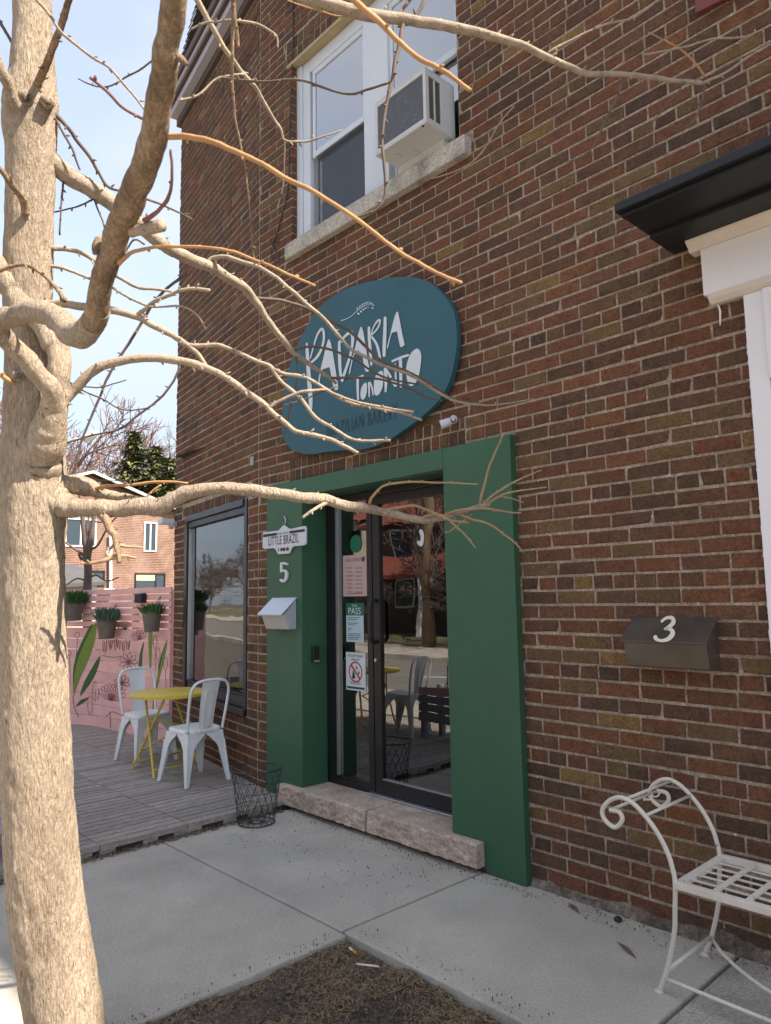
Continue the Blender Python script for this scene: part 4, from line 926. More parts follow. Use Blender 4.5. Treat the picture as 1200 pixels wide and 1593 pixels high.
for y in (-2.35, -2.1, -1.93, -1.83, -1.62, -1.40, -1.27, -1.02, -.83, -.74, -.5, -.32, -.22): MB().box((-4.16, y - .045, -.018), (-4.119, y + .045, .0285)).build('bearer_end', 'deck_wood', dk, bevel=.003)

# ------------------------------------------------------------------ pink slatted fence with mural
F0, F1, F2 = np.array([-6.56, .325, 0]), np.array([-8.0, .200, 0]), np.array([-9.7, -.40, 0])
fen = thing('pink_fence', 'pink painted board fence with mural leaves and open top slats', 'fence', (-7.9, .2, .05))
def fence_sec(a, b_):
    d = (b_ - a); Lg = np.linalg.norm(d[:2]); d = d / Lg; n_ = np.array([d[1], -d[0], 0]);
    if n_[1] > 0: n_ = -n_
    fr = lambda s, o, z: tuple(a + d * s + n_ * o + np.array([0, 0, z]))
    z = .055
    while z < 1.10:
        h_ = .117; MB().box((.0, ru(-.001, .002), z), (Lg, .018 + ru(-.001, .002), z + h_ - .004), fr=fr).build('board', 'pink_paint', fen, bevel=.002); z += h_
    z = 1.118
    while z < 1.49:
        MB().box((.0, 0, z), (Lg, .018 + ru(-.001, .001), z + .056), fr=fr).build('slat', 'pink_paint', fen, bevel=.002); z += .069
    for s in (.03, Lg / 2, Lg - .03): MB().box((s - .035, -.045, .03), (s + .035, -.001, 1.50), fr=fr).build('post', 'pink_paint', fen, bevel=.003)
    return fr
frF = fence_sec(F0, F1); frG = fence_sec(F1, F2)
def onF(x, y, off=.0205):
    a, b_ = (F0, F1) if x > 152 else (F1, F2)
    d = b_ - a; d = d / np.linalg.norm(d); n_ = np.array([d[1], -d[0], 0]); n_ = -n_ if n_[1] > 0 else n_
    P0 = a + n_ * off; r_ = ray(x, y); return tuple(CAMP + r_ * (((P0 - CAMP) @ n_) / (r_ @ n_)))
c4 = lambda x, y: onF(x / 4, 900 + y / 4)
def leafm(pts, mat, off=.0):
    m_ = MB(); ps = smooth_line(pts, 3, closed=True); m_.add([onF(p[0] / 4, 900 + p[1] / 4, .0212 + off) for p in ps], [tuple(range(len(ps)))]); m_.build('painted_leaf', mat, fen)
leafm([(602, 280), (592, 380), (562, 480), (512, 590), (472, 690), (458, 735), (453, 640), (460, 560), (490, 470), (530, 380), (570, 300)], 'leaf_light')
leafm([(575, 290), (545, 360), (500, 460), (470, 560), (455, 660), (456, 560), (480, 460), (520, 370), (560, 295)], 'leaf_dark', .0006)
leafm([(622, 480), (612, 550), (582, 620), (542, 680), (498, 732), (518, 660), (558, 580)], 'leaf_dark'); leafm([(552, 740), (532, 765), (472, 800), (500, 758)], 'leaf_dark')
leafm([(925, 330), (946, 330), (946, 430), (936, 590), (924, 430)], 'leaf_light'); leafm([(897, 390), (887, 470), (882, 575), (862, 575), (870, 470)], 'leaf_dark')
leafm([(1040, 380), (1032, 460), (1006, 570), (988, 640), (972, 690), (980, 600), (1002, 500)], 'leaf_light'); leafm([(1038, 385), (1010, 480), (990, 580), (985, 560), (1005, 470)], 'leaf_dark', .0006); leafm([(978, 650), (966, 770), (946, 835), (956, 740)], 'leaf_light')
dl = MB()
def doodle(pts, w=5): stroke(dl, [(x, y, w) for x, y in pts], c4, k=4)
doodle([(455, 735), (462, 800), (490, 860)], 6)
for (cx_, cy_, sx_, sy_) in ((590, 700, 14, 60), (480, 350, 16, 16), (430, 465, 14, 14), (560, 790, 14, 60), (605, 720, 10, 40)): doodle([(cx_ + sx_ * math.cos(t), cy_ + sy_ * math.sin(t)) for t in np.linspace(0, 6.28, 9)], 4)
doodle([(482, 370), (478, 440), (470, 520)], 4); doodle([(432, 480), (436, 600), (430, 760), (434, 880)], 4)
random.seed(5)
for i in range(15): x = 640 + i * 12; y = 385 + ru(-10, 10); doodle([(x, y), (x + ru(-6, 6), y + ru(40, 75))], 6)
for (cx_, cy_, n_, r0, r1, ph) in ((800, 520, 9, 14, 60, 0), (760, 650, 8, 12, 50, .3), (690, 760, 9, 20, 105, 3.9), (870, 380, 5, 15, 60, 3.6), (780, 320, 7, 8, 55, 3.6)):
    for i in range(n_):
        t = ph + i * (6.28 if ph < 1 else 2.2) / n_
        ex, ey = cx_ + r1 * math.cos(t), cy_ + r1 * math.sin(t); px_, py_ = -math.sin(t) * r0, math.cos(t) * r0; hx_, hy_ = (cx_ + ex) / 2, (cy_ + ey) / 2
        doodle([(cx_, cy_), (hx_ + px_, hy_ + py_), (ex, ey), (hx_ - px_, hy_ - py_), (cx_, cy_)], 4)
for (x, y) in ((965, 395), (985, 470), (1030, 530)): doodle([(x + 12 * math.cos(t), y + 40 * math.sin(t)) for t in np.linspace(0, 6.28, 9)], 4); doodle([(x, y + 40), (x + 4, y + 180)], 4)
doodle([(660, 860), (700, 830), (760, 850), (800, 830)], 5); doodle([(685, 830), (688, 930)], 5); doodle([(640, 480), (700, 490), (760, 485)], 5)
kind(dl.build('painted_lines', 'mural_line', fen), 'stuff')
# floodlight on fence
tag(MB().box(tuple(np.array(onF(216, 935, .02)) + np.array([0, -.05, -.02])), tuple(np.array(onF(229, 923, .02)) + np.array([0, 0, .0]))).build('fence_light', 'black_paint', bevel=.01), 'small black lamp at the top of the pink fence', 'lamp')
# hanging pots
def pot(px, ptop, pbot, rt, rb, label, matp, tilt, tall, spread, n):
    top = np.array(onF(px, ptop, .02 + rt + .01)); bot = np.array(onF(px, pbot, .02 + rt + .01)); H_ = top[2] - bot[2]
    t_ = thing('hanging_pot', label, 'plant pot', (top[0], top[1], bot[2]), 'pots hung on the pink fence')
    R_ = Matrix.Rotation(tilt, 3, 'Y')
    MB().lathe((top[0], top[1], bot[2]), [(rb * .3, .002), (rb, 0), (rt * .97, H_ * .96), (rt * 1.04, H_ * .97), (rt * 1.04, H_), (rt * .9, H_), (rt * .88, H_ * .9), (.01, H_ * .88)], 24, tilt=R_).build('pot', 'pot_metal', t_, smooth=True, auto=40)
    hb = MB(); hb.tube([(top[0] - rt, top[1] + .01, top[2] - .02), (top[0], top[1] + rt * .9, top[2] + .15), (top[0] + rt, top[1] + .01, top[2] - .02)], .004, 6); hb.build('hanger', 'wire_black', t_)
    g = MB()
    for i in range(n):
        a = ru(0, math.tau); r = rt * math.sqrt(rnd()) * .95; bx_, by_, bz_ = top[0] + r * math.cos(a), top[1] + r * math.sin(a), top[2] - .02
        hh = tall * ru(.5, 1.1); ex, ey = bx_ + spread * ru(-.3, 1) * math.cos(a) * (r / rt + .3), by_ + spread * ru(-.3, 1) * math.sin(a) * (r / rt + .3)
        w = ru(.005, .012); b2 = ru(0, math.tau); wx, wy = w * math.cos(b2), w * math.sin(b2)
        g.add([(bx_ - wx / 2, by_ - wy / 2, bz_), (bx_ + wx / 2, by_ + wy / 2, bz_), ((bx_ + ex) / 2 + wx, (by_ + ey) / 2 + wy, bz_ + hh * .6), ((bx_ + ex) / 2 - wx, (by_ + ey) / 2 - wy, bz_ + hh * .6), (ex, ey, bz_ + hh)], [(0, 1, 2, 3), (3, 2, 4)])
    g.build('foliage', matp, t_)
pot(114, 938, 966, .118, .085, 'grey metal pot of dense bright green herbs on the fence', 'herb', .0, .15, .10, 900)
pot(167, 963, 994, .105, .075, 'grey metal pot of spiky grey green lavender on the fence', 'herb_grey', -.07, .14, .09, 420)
pot(237, 952, 983, .092, .068, 'tilted grey metal pot with sparse leafy sprigs beside the fence lamp', 'herb', -.06, .11, .07, 160)

# ------------------------------------------------------------------ bistro furniture
random.seed(21)
def make_chair(label):
    t_ = thing('metal_chair', label, 'chair', (0, 0, 0), 'white metal chairs on the deck')
    hw, zt = .152, .391
    # seat pan: rounded square with a dished centre and turned down rim
    m_ = MB(); n = 40
    def rs(a, r):
        c_, s_ = math.cos(a), math.sin(a); k = (abs(c_) ** 5 + abs(s_) ** 5) ** (-1 / 5); return c_ * k * r, s_ * k * r
    rings = [(.02, zt - .010), (.09, zt - .009), (.125, zt - .003), (hw - .008, zt), (hw, zt - .004), (hw + .003, zt - .012), (hw + .003, zt - .03)]
    vs = [(*rs(2 * math.pi * j / n, r), z) for r, z in rings for j in range(n)]
    m_.add(vs, [(i * n + j, i * n + (j + 1) % n, (i + 1) * n + (j + 1) % n, (i + 1) * n + j) for i in range(len(rings) - 1) for j in range(n)] + [tuple(range(n))]); m_.build('seat', 'chair_white', t_, smooth=True, auto=50)
    for sx in (-1, 1):
        for sy in (-1, 1):
            T_ = Vector((sx * (hw - .004), sy * (hw - .004), zt - .026)); B_ = Vector((sx * .190, sy * .182, .004)); g = MB()
            for ax in (0, 1):
                vs = []; K = 18
                for i in range(K):
                    t = i / (K - 1); P_ = T_.lerp(B_, t)
                    ln_ = hw - .006; t0 = .05
                    if t <= t0: w = ln_
                    elif t < .42: w = .052 + (ln_ - .052) * (1 - math.sin(math.pi / 2 * (t - t0) / (.42 - t0))) ** 1.25
                    else: w = .052 - .030 * (t - .42) / .58
                    d = Vector((-sx, 0, 0)) if ax == 0 else Vector((0, -sy, 0))
                    inw = Vector((0, -sy, 0)) if ax == 0 else Vector((-sx, 0, 0))
                    vs += [P_, P_ + d * w, P_ + d * w + inw * .008]
                g.add(vs, [(3 * i + j, 3 * i + j + 1, 3 * i + 4 + j, 3 * i + 3 + j) for i in range(K - 1) for j in (0, 1)])
            # pressed rib down the corner
            g.tube([T_.lerp(B_, .18) + Vector((sx, sy, 0)) * .0005, T_.lerp(B_, .6), T_.lerp(B_, 1.0)], [.006, .007, .010], 8)
            g.build('leg', 'chair_white', t_, smooth=True, auto=35)
    h = MB(); hoop = [(-.140, -.148, .375), (-.150, -.152, .43), (-.178, -.160, .56), (-.200, -.160, .66), (-.212, -.135, .715), (-.219, -.09, .737), (-.222, 0, .745), (-.219, .09, .737), (-.212, .135, .715), (-.200, .160, .66), (-.178, .160, .56), (-.150, .152, .43), (-.140, .148, .375)]
    h.tube(smooth_line(hoop, 5), .0105, 10); h.build('back_hoop', 'chair_white', t_, smooth=True)
    s_ = MB(); K = 9
    for sgn in (0, 1):
        vs = []
        for i in range(K):
            t = i / (K - 1); w = .055 + .018 * t; x = -.146 - .074 * t + .010 * math.sin(t * math.pi); z = .362 + .372 * t
            for q in (-1, -.6, 0, .6, 1): vs.append((x + (.004 if abs(q) < .9 else 0) * 0 - .006 * (1 - q * q) + sgn * .004, q * w, z))
        s_.add(vs, [(i * 5 + j, i * 5 + j + 1, i * 5 + 6 + j, i * 5 + 5 + j) for i in range(K - 1) for j in range(4)])
    s_.build('splat', 'chair_white', t_, smooth=True)
    e_ = MB(); pt = lambda t, w: (-.146 - .074 * t + .010 * math.sin(t * math.pi) - .0085, w, .362 + .372 * t)
    e_.tube([pt(.12, -.026), pt(.5, -.030), pt(.82, -.032), pt(.82, .032), pt(.5, .030), pt(.12, .026), pt(.12, -.026)], .0032, 6)
    e_.build('pressed_outline', 'chair_white', t_, smooth=True)
    f_ = MB(); f_.box((-.160, -.052, .368), (-.146, .052, .384)); f_.build('splat_bracket', 'chair_white', t_, bevel=.002)
    return t_
ch = make_chair('white metal chair tucked close to the brick wall, its back to the doorstep')
ch.location = Vector((-5.042, -.250, .0605)) * S; ch.rotation_euler = (0, 0, math.pi + .06)
dup(ch, (-5.975, -.188, .0605), .02, 'white metal chair between the yellow table and the pink fence')
dup(ch, (-5.20, -1.72, .0605), math.pi - .25, 'white metal chair on the street side of the deck beside a second table')
def make_table(label):
    t_ = thing('bistro_table', label, 'table', (0, 0, 0), 'yellow folding tables on the deck')
    z = .600
    MB().lathe((0, 0, 0), [(.001, z), (.294, z), (.300, z - .003), (.302, z - .010), (.302, z - .026), (.296, z - .026), (.292, z - .010), (.001, z - .009)], 48, cap=False).build('tabletop', 'yellow_metal', t_, smooth=True, auto=35)
    for (a, b_) in (((-.20, -.205, .004), (.165, -.115, z - .012)), ((.22, -.225, .004), (-.175, -.125, z - .012)), ((.24, .15, .004), (-.17, .11, z - .012)), ((-.27, .24, .004), (.17, .11, z - .012))):
        m_ = MB(); m_.tube([a, b_], .0095, 8); m_.tube([(a[0] - .018, a[1], .006), (a[0] + .018, a[1], .006)], .008, 6); m_.build('leg', 'yellow_metal', t_, smooth=True, auto=40)
    q = MB(); q.tube([(-.20, -.205, .055), (-.262, .235, .055)], .006, 6); q.tube([(.212, -.22, .06), (.236, .147, .06)], .006, 6); q.tube([(-.12, -.19, .14), (.05, .12, .33)], .006, 6); q.tube([(.05, .115, .33), (-.05, -.16, .40)], .005, 6); q.build('stretcher', 'yellow_metal', t_, smooth=True)
    return t_
tb = make_table('round yellow folding table between two white chairs by the shop window')
tb.location = Vector((-5.53, -.21, .0605)) * S
dup(tb, (-5.66, -1.70, .0605), .5, 'round yellow folding table on the street side of the deck')

# slatted grey planter bench on the street side of the deck
pb = thing('slatted_planter', 'grey slatted planter bench on the deck beside the street tree', 'planter', (-4.55, -1.82, .06))
for i in range(4):
    MB().box((-4.97, -1.70, .215 + i * .082), (-4.18, -1.682, .290 + i * .082)).build('slat', 'pink_paint' if i == 3 else 'bench_grey', pb, bevel=.003)
    MB().box((-4.178, -1.98, .215 + i * .082), (-4.160, -1.682, .290 + i * .082)).build('slat', 'bench_grey', pb, bevel=.003)
for (x, y) in ((-4.22, -1.72), (-4.93, -1.72), (-4.22, -1.95), (-4.93, -1.95)): MB().box((x - .025, y - .025, .061), (x + .025, y + .019, .53)).build('leg', 'bench_grey', pb, bevel=.003)
MB().box((-4.95, -1.96, .48), (-4.19, -1.705, .50)).build('soil', 'soil', pb)
g = MB()
for i in range(26):
    x, y = ru(-4.75, -4.3), ru(-1.93, -1.73); a = ru(0, 6.28); h_ = ru(.12, .3); ex, ey = x + .1 * math.cos(a), y + .1 * math.sin(a)
    g.add([(x - .006, y, .50), (x + .006, y, .50), ((x + ex) / 2 + .01, (y + ey) / 2, .5 + h_ * .7), (ex, ey, .5 + h_)], [(0, 1, 2, 3)])
g.build('foliage', 'herb', pb)
# dark low table inside the shop
lt = thing('low_table', 'dark low wooden table inside the shop behind the glass door', 'table', (-3.25, 1.1, .13))
MB().box((-3.6, .85, .58), (-2.9, 1.35, .62)).build('top', 'dark_wood', lt, bevel=.004)
for (x, y) in ((-3.56, .89), (-2.94, .89), (-3.56, 1.31), (-2.94, 1.31)): MB().box((x - .022, y - .022, .131), (x + .022, y + .022, .579)).build('leg', 'dark_wood', lt, bevel=.003)

# wire basket
wb = thing('wire_basket', 'black wire mesh basket standing on the pavement by the doorstep', 'basket', (-4.0, -.385, 0))
bc = np.array([-4.0, -.385, 0.0]); rb_, rt_, hb_ = .112, .155, .325
rr_ = lambda t: rb_ + (rt_ - rb_) * t
def bp(a, t): return (bc[0] + rr_(t) * math.cos(a), bc[1] + rr_(t) * math.sin(a), .006 + hb_ * t)
MB().tube([bp(a, 1) for a in np.linspace(0, math.tau, 41)], .0042, 8, cap=False).build('rim', 'wire_black', wb, smooth=True)
MB().tube([bp(a, 0) for a in np.linspace(0, math.tau, 41)], .0036, 8, cap=False).build('base_ring', 'wire_black', wb, smooth=True)
m_ = MB(); N = 18
for i in range(N):
    for sg_ in (-1, 1): m_.tube([bp(i * math.tau / N + sg_ * t * math.tau / N * 3.0, t) for t in np.linspace(0, 1, 13)], .0013, 4)
for t in (.2, .4, .6, .8): m_.tube([bp(a, t) for a in np.linspace(0, math.tau, 31)], .0012, 4, cap=False)
part(m_.build('mesh', 'wire_black', wb), 'diagonal wire mesh side')
m_ = MB()
for i in range(22): a = i * math.tau / 22; m_.tube([bp(a, 0), (bc[0] + .03 * math.cos(a), bc[1] + .03 * math.sin(a), .006)], .0018, 4)
m_.tube([(bc[0] + .03 * math.cos(a), bc[1] + .03 * math.sin(a), .006) for a in np.linspace(0, math.tau, 17)], .003, 5, cap=False); m_.build('base_spokes', 'wire_black', wb)

# scroll-arm bench
bn = thing('scroll_bench', 'white wrought iron bench with scrolled arms against the brick wall', 'bench', (-.8, -.28, 0))
fl = [(-1.338, .000), (-1.304, .084), (-1.270, .213), (-1.262, .299), (-1.256, .383), (-1.264, .434), (-1.278, .478), (-1.310, .535), (-1.354, .585), (-1.401, .621), (-1.451, .631), (-1.498, .608), (-1.526, .569), (-1.515, .537), (-1.477, .519), (-1.446, .550), (-1.454, .577), (-1.493, .578)]
XE = -.35
def mir(x): return 2 * ((-1.255 + XE) / 2) - x
LN = smooth_line(fl, 5)
for side in (0, 1):
    fx = (lambda x: x) if side == 0 else mir
    for y in (-.470, -.100):
        part_ = MB(); part_.tube([(fx(p[0]), y, p[1]) for p in LN], .0086, 10); part_.lathe((fx(-1.338), y, 0), [(.016, .0), (.016, .004), (.010, .006)], 12)
        part_.build('leg', 'bench_white', bn, smooth=True, auto=50)
    for (x, z) in ((-1.493, .578), (-1.430, .628), (-1.354, .585)): MB().tube([(fx(x), -.47, z), (fx(x), -.10, z)], .0058, 8).build('arm_rail', 'bench_white', bn, smooth=True)
    tw = MB(); tw.tube([(fx(-1.42 + .007 * math.cos(t * 16)), -.36 + .15 * t, .605 + .007 * math.sin(t * 16)) for t in np.linspace(0, 1, 40)], .0032, 6); tw.build('twisted_rod', 'bench_white', bn, smooth=True)
    MB().tube([(fx(-1.308), -.47, .075), (fx(-1.308), -.10, .075)], .0075, 8).build('end_stretcher', 'bench_white', bn, smooth=True)
zs = .388
fr_ = MB(); fr_.box((-1.258, -.482, zs - .024), (XE, -.455, zs)); fr_.box((-1.258, -.115, zs - .024), (XE, -.088, zs)); fr_.box((-1.258, -.4545, zs - .022), (-1.230, -.1155, zs - .001)); fr_.box((XE - .028, -.4545, zs - .022), (XE, -.1155, zs - .001)); fr_.build('seat_frame', 'bench_white', bn, bevel=.002)
for i in range(1, 8):
    x = -1.23 + i * (XE - .028 + 1.23) / 8; MB().box((x - .009, -.4545, zs - .006), (x + .009, -.1155, zs + .0005)).build('cross_strap', 'bench_white', bn)
for i in range(1, 6):
    y = -.4545 + i * .339 / 6; MB().box((-1.2295, y - .006, zs - .0105), (XE - .0285, y + .006, zs - .0065)).build('long_strap', 'bench_white', bn)
for y, zz in ((-.47, .052), (-.10, .060)):
    pts = [(-1.322 + (mir(-1.322) + 1.322) * t, y + (.0 if y < -.3 else 0), zz + .03 * math.sin(math.pi * t) * (1 if y > -.3 else -.3)) for t in np.linspace(0, 1, 13)]
    if y > -.3: pts = [(-1.308 + (mir(-1.308) + 1.308) * t, -.10 - .30 * math.sin(math.pi * t) ** .8, .072) for t in np.linspace(0, 1, 15)]
    MB().tube(pts, .0068, 8).build('long_stretcher', 'bench_white', bn, smooth=True)

# ------------------------------------------------------------------ the street tree (bare, traced limb by limb; 4th value is distance from the lens plane)
random.seed(33)
tree = thing('street_tree', 'bare pale barked street tree with twisting limbs in the tree pit', 'tree', (TX, TY, -.03))
def rad(hw, D): return hw * D / FPX
def bumpy(mb, pts, n, amp, freq, mi=0, ridge=0):
    """tube with a noisy, ridged surface; pts = (x,y,z,r)"""
    k0 = len(mb.v); mb.tube([p[:3] for p in pts], [p[3] for p in pts], n, mi)
    rings = len(pts)
    for i in range(rings):
        c_ = np.array(pts[i][:3]); r = pts[i][3]
        for j in range(n):
            v = np.array(mb.v[k0 + i * n + j]); d = v - c_; L_ = np.linalg.norm(d) + 1e-9
            q = noise.fractal(Vector((v[0] * freq, v[1] * freq, v[2] * freq * .45)), .9, 2.1, 4) * amp * r
            if ridge: q -= ridge * r * max(0, .55 - abs(noise.noise(Vector((v[0] * 62, v[1] * 62, v[2] * 15))) * 2.6)) + ridge * .6 * r * max(0, .5 - abs(noise.noise(Vector((v[0] * 120, v[1] * 120, v[2] * 34 + 9))) * 2.6))
            mb.v[k0 + i * n + j] = tuple(v + d / L_ * q)
def world_line(pts, k):
    ln_ = smooth_line(pts, k); return [(*atD(p[0], p[1], p[3]), rad(p[2], p[3])) for p in ln_]
trunk = [(112, 1730, 74, 2.15), (107, 1660, 63, 2.15), (102, 1593, 57, 2.15), (84, 1480, 56, 2.15), (72, 1400, 55, 2.15), (63, 1290, 53, 2.15), (58, 1193, 51, 2.15), (54, 1090, 49, 2.15), (53, 1000, 47.5, 2.15), (51, 900, 46.5, 2.15), (51, 850, 47, 2.15), (52, 800, 49, 2.15),
         (52, 760, 50, 2.15), (52, 720, 47, 2.15), (48, 680, 42, 2.15), (45, 620, 36, 2.15), (43, 560, 33, 2.15), (43, 500, 34, 2.15), (43, 440, 36, 2.15), (46, 340, 35, 2.15), (48, 250, 36, 2.15), (47, 190, 40, 2.15), (48, 160, 40, 2.15), (51, 110, 33, 2.15), (51, 50, 29, 2.15), (50, 0, 28, 2.15), (48, -150, 25, 2.15), (44, -400, 20, 2.2), (40, -700, 13, 2.25), (48, -1000, 5, 2.3)]
m_ = MB(); bumpy(m_, world_line(trunk, 14), 120, .045, 26, ridge=.028); m_.build('trunk', 'bark', tree, smooth=True)
def spurs(mb, ln_, every, size, mi=0):
    acc = 0; nxt = ru(.3, 1) * every
    for i in range(1, len(ln_)):
        a, b_ = Vector(ln_[i - 1][:3]), Vector(ln_[i][:3]); acc += (b_ - a).length
        if acc > nxt and i < len(ln_) - 1:
            nxt = acc + every * ru(.5, 1.4); t_ = (b_ - a).normalized(); o_ = t_.orthogonal(); o_ = Matrix.Rotation(ru(0, 6.28), 3, t_) @ o_; dr_ = (o_ + t_ * .7).normalized(); r = ln_[i][3]; h_ = size * ru(.6, 1.5)
            mb.tube([a, a + dr_ * (r + h_ * .45), a + dr_ * (r + h_)], [max(.0022, r * .45), max(.0030, size * .28), .0012], 6, mi)
def branch(mat, pts, k=6, amp=.05, sp_every=.045, sp_size=.011, n=None, name='branch', label=None):
    ln_ = world_line(pts, k); m_ = MB(); big = max(p[3] for p in ln_)
    so = rnd() * 50
    ln_ = [(*(np.array(p[:3]) + (np.array(noise.noise_vector(Vector(p[:3]) * 16 + Vector((so, 0, 0)))) * (.16 * p[3] + .0022) + np.array(noise.noise_vector(Vector(p[:3]) * 60)) * (.05 * p[3] + .0008)) * (0 if q == 0 else 1)), p[3] * (1 + .10 * noise.noise(Vector(p[:3]) * 34))) for q, p in enumerate(ln_)]
    n = n or (28 if big > .02 else 12 if big > .007 else 7)
    if big > .022: bumpy(m_, ln_, 48, amp, 40, ridge=.035)
    elif big > .012: bumpy(m_, ln_, n, amp, 40)
    else: bumpy(m_, ln_, n, .10, 90)
    if sp_every: spurs(m_, ln_, sp_every, sp_size)
    o = m_.build(name, mat, tree, smooth=True)
    if label: part(o, label)
    return o
T = 2.15
for (x, y, h_, D_) in ((40, 152, 11, 2.08), (74, 158, 9, 2.09), (30, 585, 9, 2.09), (14, 848, 5, 2.11)):
    m_ = MB(); c_ = atD(x, y, D_); r = rad(h_, D_); tocam = CAMP - c_; tocam /= np.linalg.norm(tocam); c0 = c_ + tocam * .012
    bumpy(m_, [(*(c0 - tocam * .05), r * 1.25), (*(c0 - tocam * .006), r * 1.15), (*(c0 + tocam * .004), r * .9), (*(c0 + tocam * .004), r * .62), (*(c0 - tocam * .006), r * .35), (*(c0 - tocam * .010), r * .08)], 16, .25, 70)
    m_.build('knot', 'bark', tree, smooth=True)
# thick twisting limbs on the trunk
branch('bark', [(54, 830, 26, 2.19), (54, 790, 33, 2.165), (57, 748, 36, 2.135), (65, 706, 32, 2.10), (77, 668, 26, 2.06), (86, 628, 20, 2.04), (90, 598, 17, 2.03), (91, 566, 16.5, 2.03), (88, 540, 18, 2.04), (74, 517, 17, 2.06), (60, 500, 17, 2.08), (34, 474, 18, 2.10), (8, 436, 19, 2.1), (-40, 360, 18, 2.05), (-90, 200, 15, 2.0)], 9, .07, 0, name='limb')
branch('bark', [(84, 650, 20, 2.05), (80, 610, 16.5, 2.0), (60, 582, 15, 1.97), (36, 553, 15, 1.94), (14, 531, 15, 1.91), (-2, 512, 17, 1.88), (8, 494, 17, 1.86), (26, 489, 16.5, 1.84), (48, 485, 17.5, 1.80), (76, 487, 18, 1.74), (96, 500, 19.5, 1.69), (113, 517, 20, 1.64), (131, 520, 20, 1.60), (144, 505, 19, 1.57), (152, 478, 17, 1.53)], 8, .045, 0, name='limb', label='pale looping limb bending towards the viewer')
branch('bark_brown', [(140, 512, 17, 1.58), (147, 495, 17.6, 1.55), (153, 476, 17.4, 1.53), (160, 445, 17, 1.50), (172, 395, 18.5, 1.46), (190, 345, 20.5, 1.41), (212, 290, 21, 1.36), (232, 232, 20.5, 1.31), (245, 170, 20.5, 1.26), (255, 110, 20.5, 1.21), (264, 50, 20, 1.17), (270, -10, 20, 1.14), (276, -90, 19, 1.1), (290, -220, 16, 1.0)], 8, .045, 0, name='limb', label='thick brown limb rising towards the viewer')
branch('bark_grey', [(205, 362, 8, 1.42), (222, 356, 9, 1.40), (240, 352, 10, 1.39), (254, 352, 9, 1.385)], 4, .08, 0, name='cut_stub')
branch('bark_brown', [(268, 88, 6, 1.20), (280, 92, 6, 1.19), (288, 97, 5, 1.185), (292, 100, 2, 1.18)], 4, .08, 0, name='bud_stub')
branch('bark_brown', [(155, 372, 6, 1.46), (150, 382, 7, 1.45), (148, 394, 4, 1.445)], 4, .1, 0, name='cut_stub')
# blurred orange shoots close to the viewer
branch('twig_orange', [(262, 212, 4.95, 1.29), (290, 213, 4.95, 1.27), (330, 221, 4.62, 1.25), (370, 236, 4.16, 1.23), (430, 268, 3.96, 1.20), (500, 305, 3.56, 1.17), (560, 345, 3.30, 1.14), (620, 390, 3.10, 1.12), (680, 425, 2.77, 1.1), (719, 442, 2.64, 1.09)], 6, .05, .12, .008, name='shoot')
branch('twig_orange', [(185, 410, 3.85, 1.45), (195, 400, 3.36, 1.43), (215, 389, 2.80, 1.41), (270, 383, 2.45, 1.38), (345, 387, 2.31, 1.35), (400, 405, 2.17, 1.33), (450, 427, 2.03, 1.31), (490, 445, 1.96, 1.3)], 6, .05, .10, .007, name='shoot')
branch('twig_orange', [(530, -20, 5.76, 1.2), (560, 8, 5.18, 1.19), (600, 42, 4.61, 1.18), (640, 82, 4.03, 1.17), (690, 111, 3.60, 1.16), (733, 140, 3.17, 1.15)], 6, .05, .09, .009, name='shoot')
branch('twig_red', [(236, 192, 2.55, 1.30), (212, 178, 2.40, 1.28), (190, 165, 2.40, 1.26), (166, 140, 2.40, 1.24), (140, 119, 2.70, 1.22)], 5, .05, .1, .007, name='shoot')
branch('twig_red', [(266, 232, 2.25, 1.30), (269, 262, 2.40, 1.31), (266, 295, 2.70, 1.33), (258, 315, 3.15, 1.35), (243, 332, 3.45, 1.37), (226, 343, 4.50, 1.39)], 5, .05, .08, .007, name='shoot')
# long pale branch across the top
branch('bark_grey', [(380, -60, 13, 1.85), (440, -25, 12, 1.87), (483, -2, 10.5, 1.9), (560, 20, 9.5, 1.93), (640, 31, 8.2, 1.97), (730, 47, 7, 2.0), (800, 66, 6, 2.03), (850, 88, 5.2, 2.06), (890, 107, 4.8, 2.08), (927, 115, 4.4, 2.1), (987, 117, 4, 2.12), (1033, 123, 3.6, 2.15), (1093, 130, 3, 2.18)], 7, .06, .035, .010)
branch('twig_dark', [(648, 34, 3.5, 1.97), (630, 37, 3.5, 1.965), (623, 62, 3.3, 1.95), (617, 90, 3.2, 1.94), (608, 133, 3, 1.93), (597, 183, 2.8, 1.92), (595, 227, 2.5, 1.92), (600, 283, 2.2, 1.92), (596, 310, 2, 1.92), (583, 327, 1.8, 1.92), (553, 338, 1.4, 1.92)], 5, .06, .035, .010)
branch('twig_dark', [(607, 127, 2, 1.93), (570, 140, 2, 1.95), (540, 146, 2, 1.97), (500, 135, 1.9, 1.98), (460, 124, 1.9, 2.0), (400, 127, 2, 2.02), (340, 120, 2, 2.05)], 5, .06, .04, .008)
branch('twig_dark', [(617, 28, 3.2, 1.96), (632, 8, 3.2, 1.98), (655, -25, 3.5, 2.0)], 4, .06, .03, .01)
branch('twig_dark', [(640, 33, 3, 1.97), (656, 12, 2.8, 1.98), (668, -20, 2.6, 2.0)], 4, .06, .03, .01)
branch('bark_grey', [(850, 85, 2.2, 2.06), (880, 67, 2, 2.06), (937, 40, 1.9, 2.07), (985, 27, 1.8, 2.08), (1020, 2, 1.6, 2.1)], 4, .06, .05, .008)
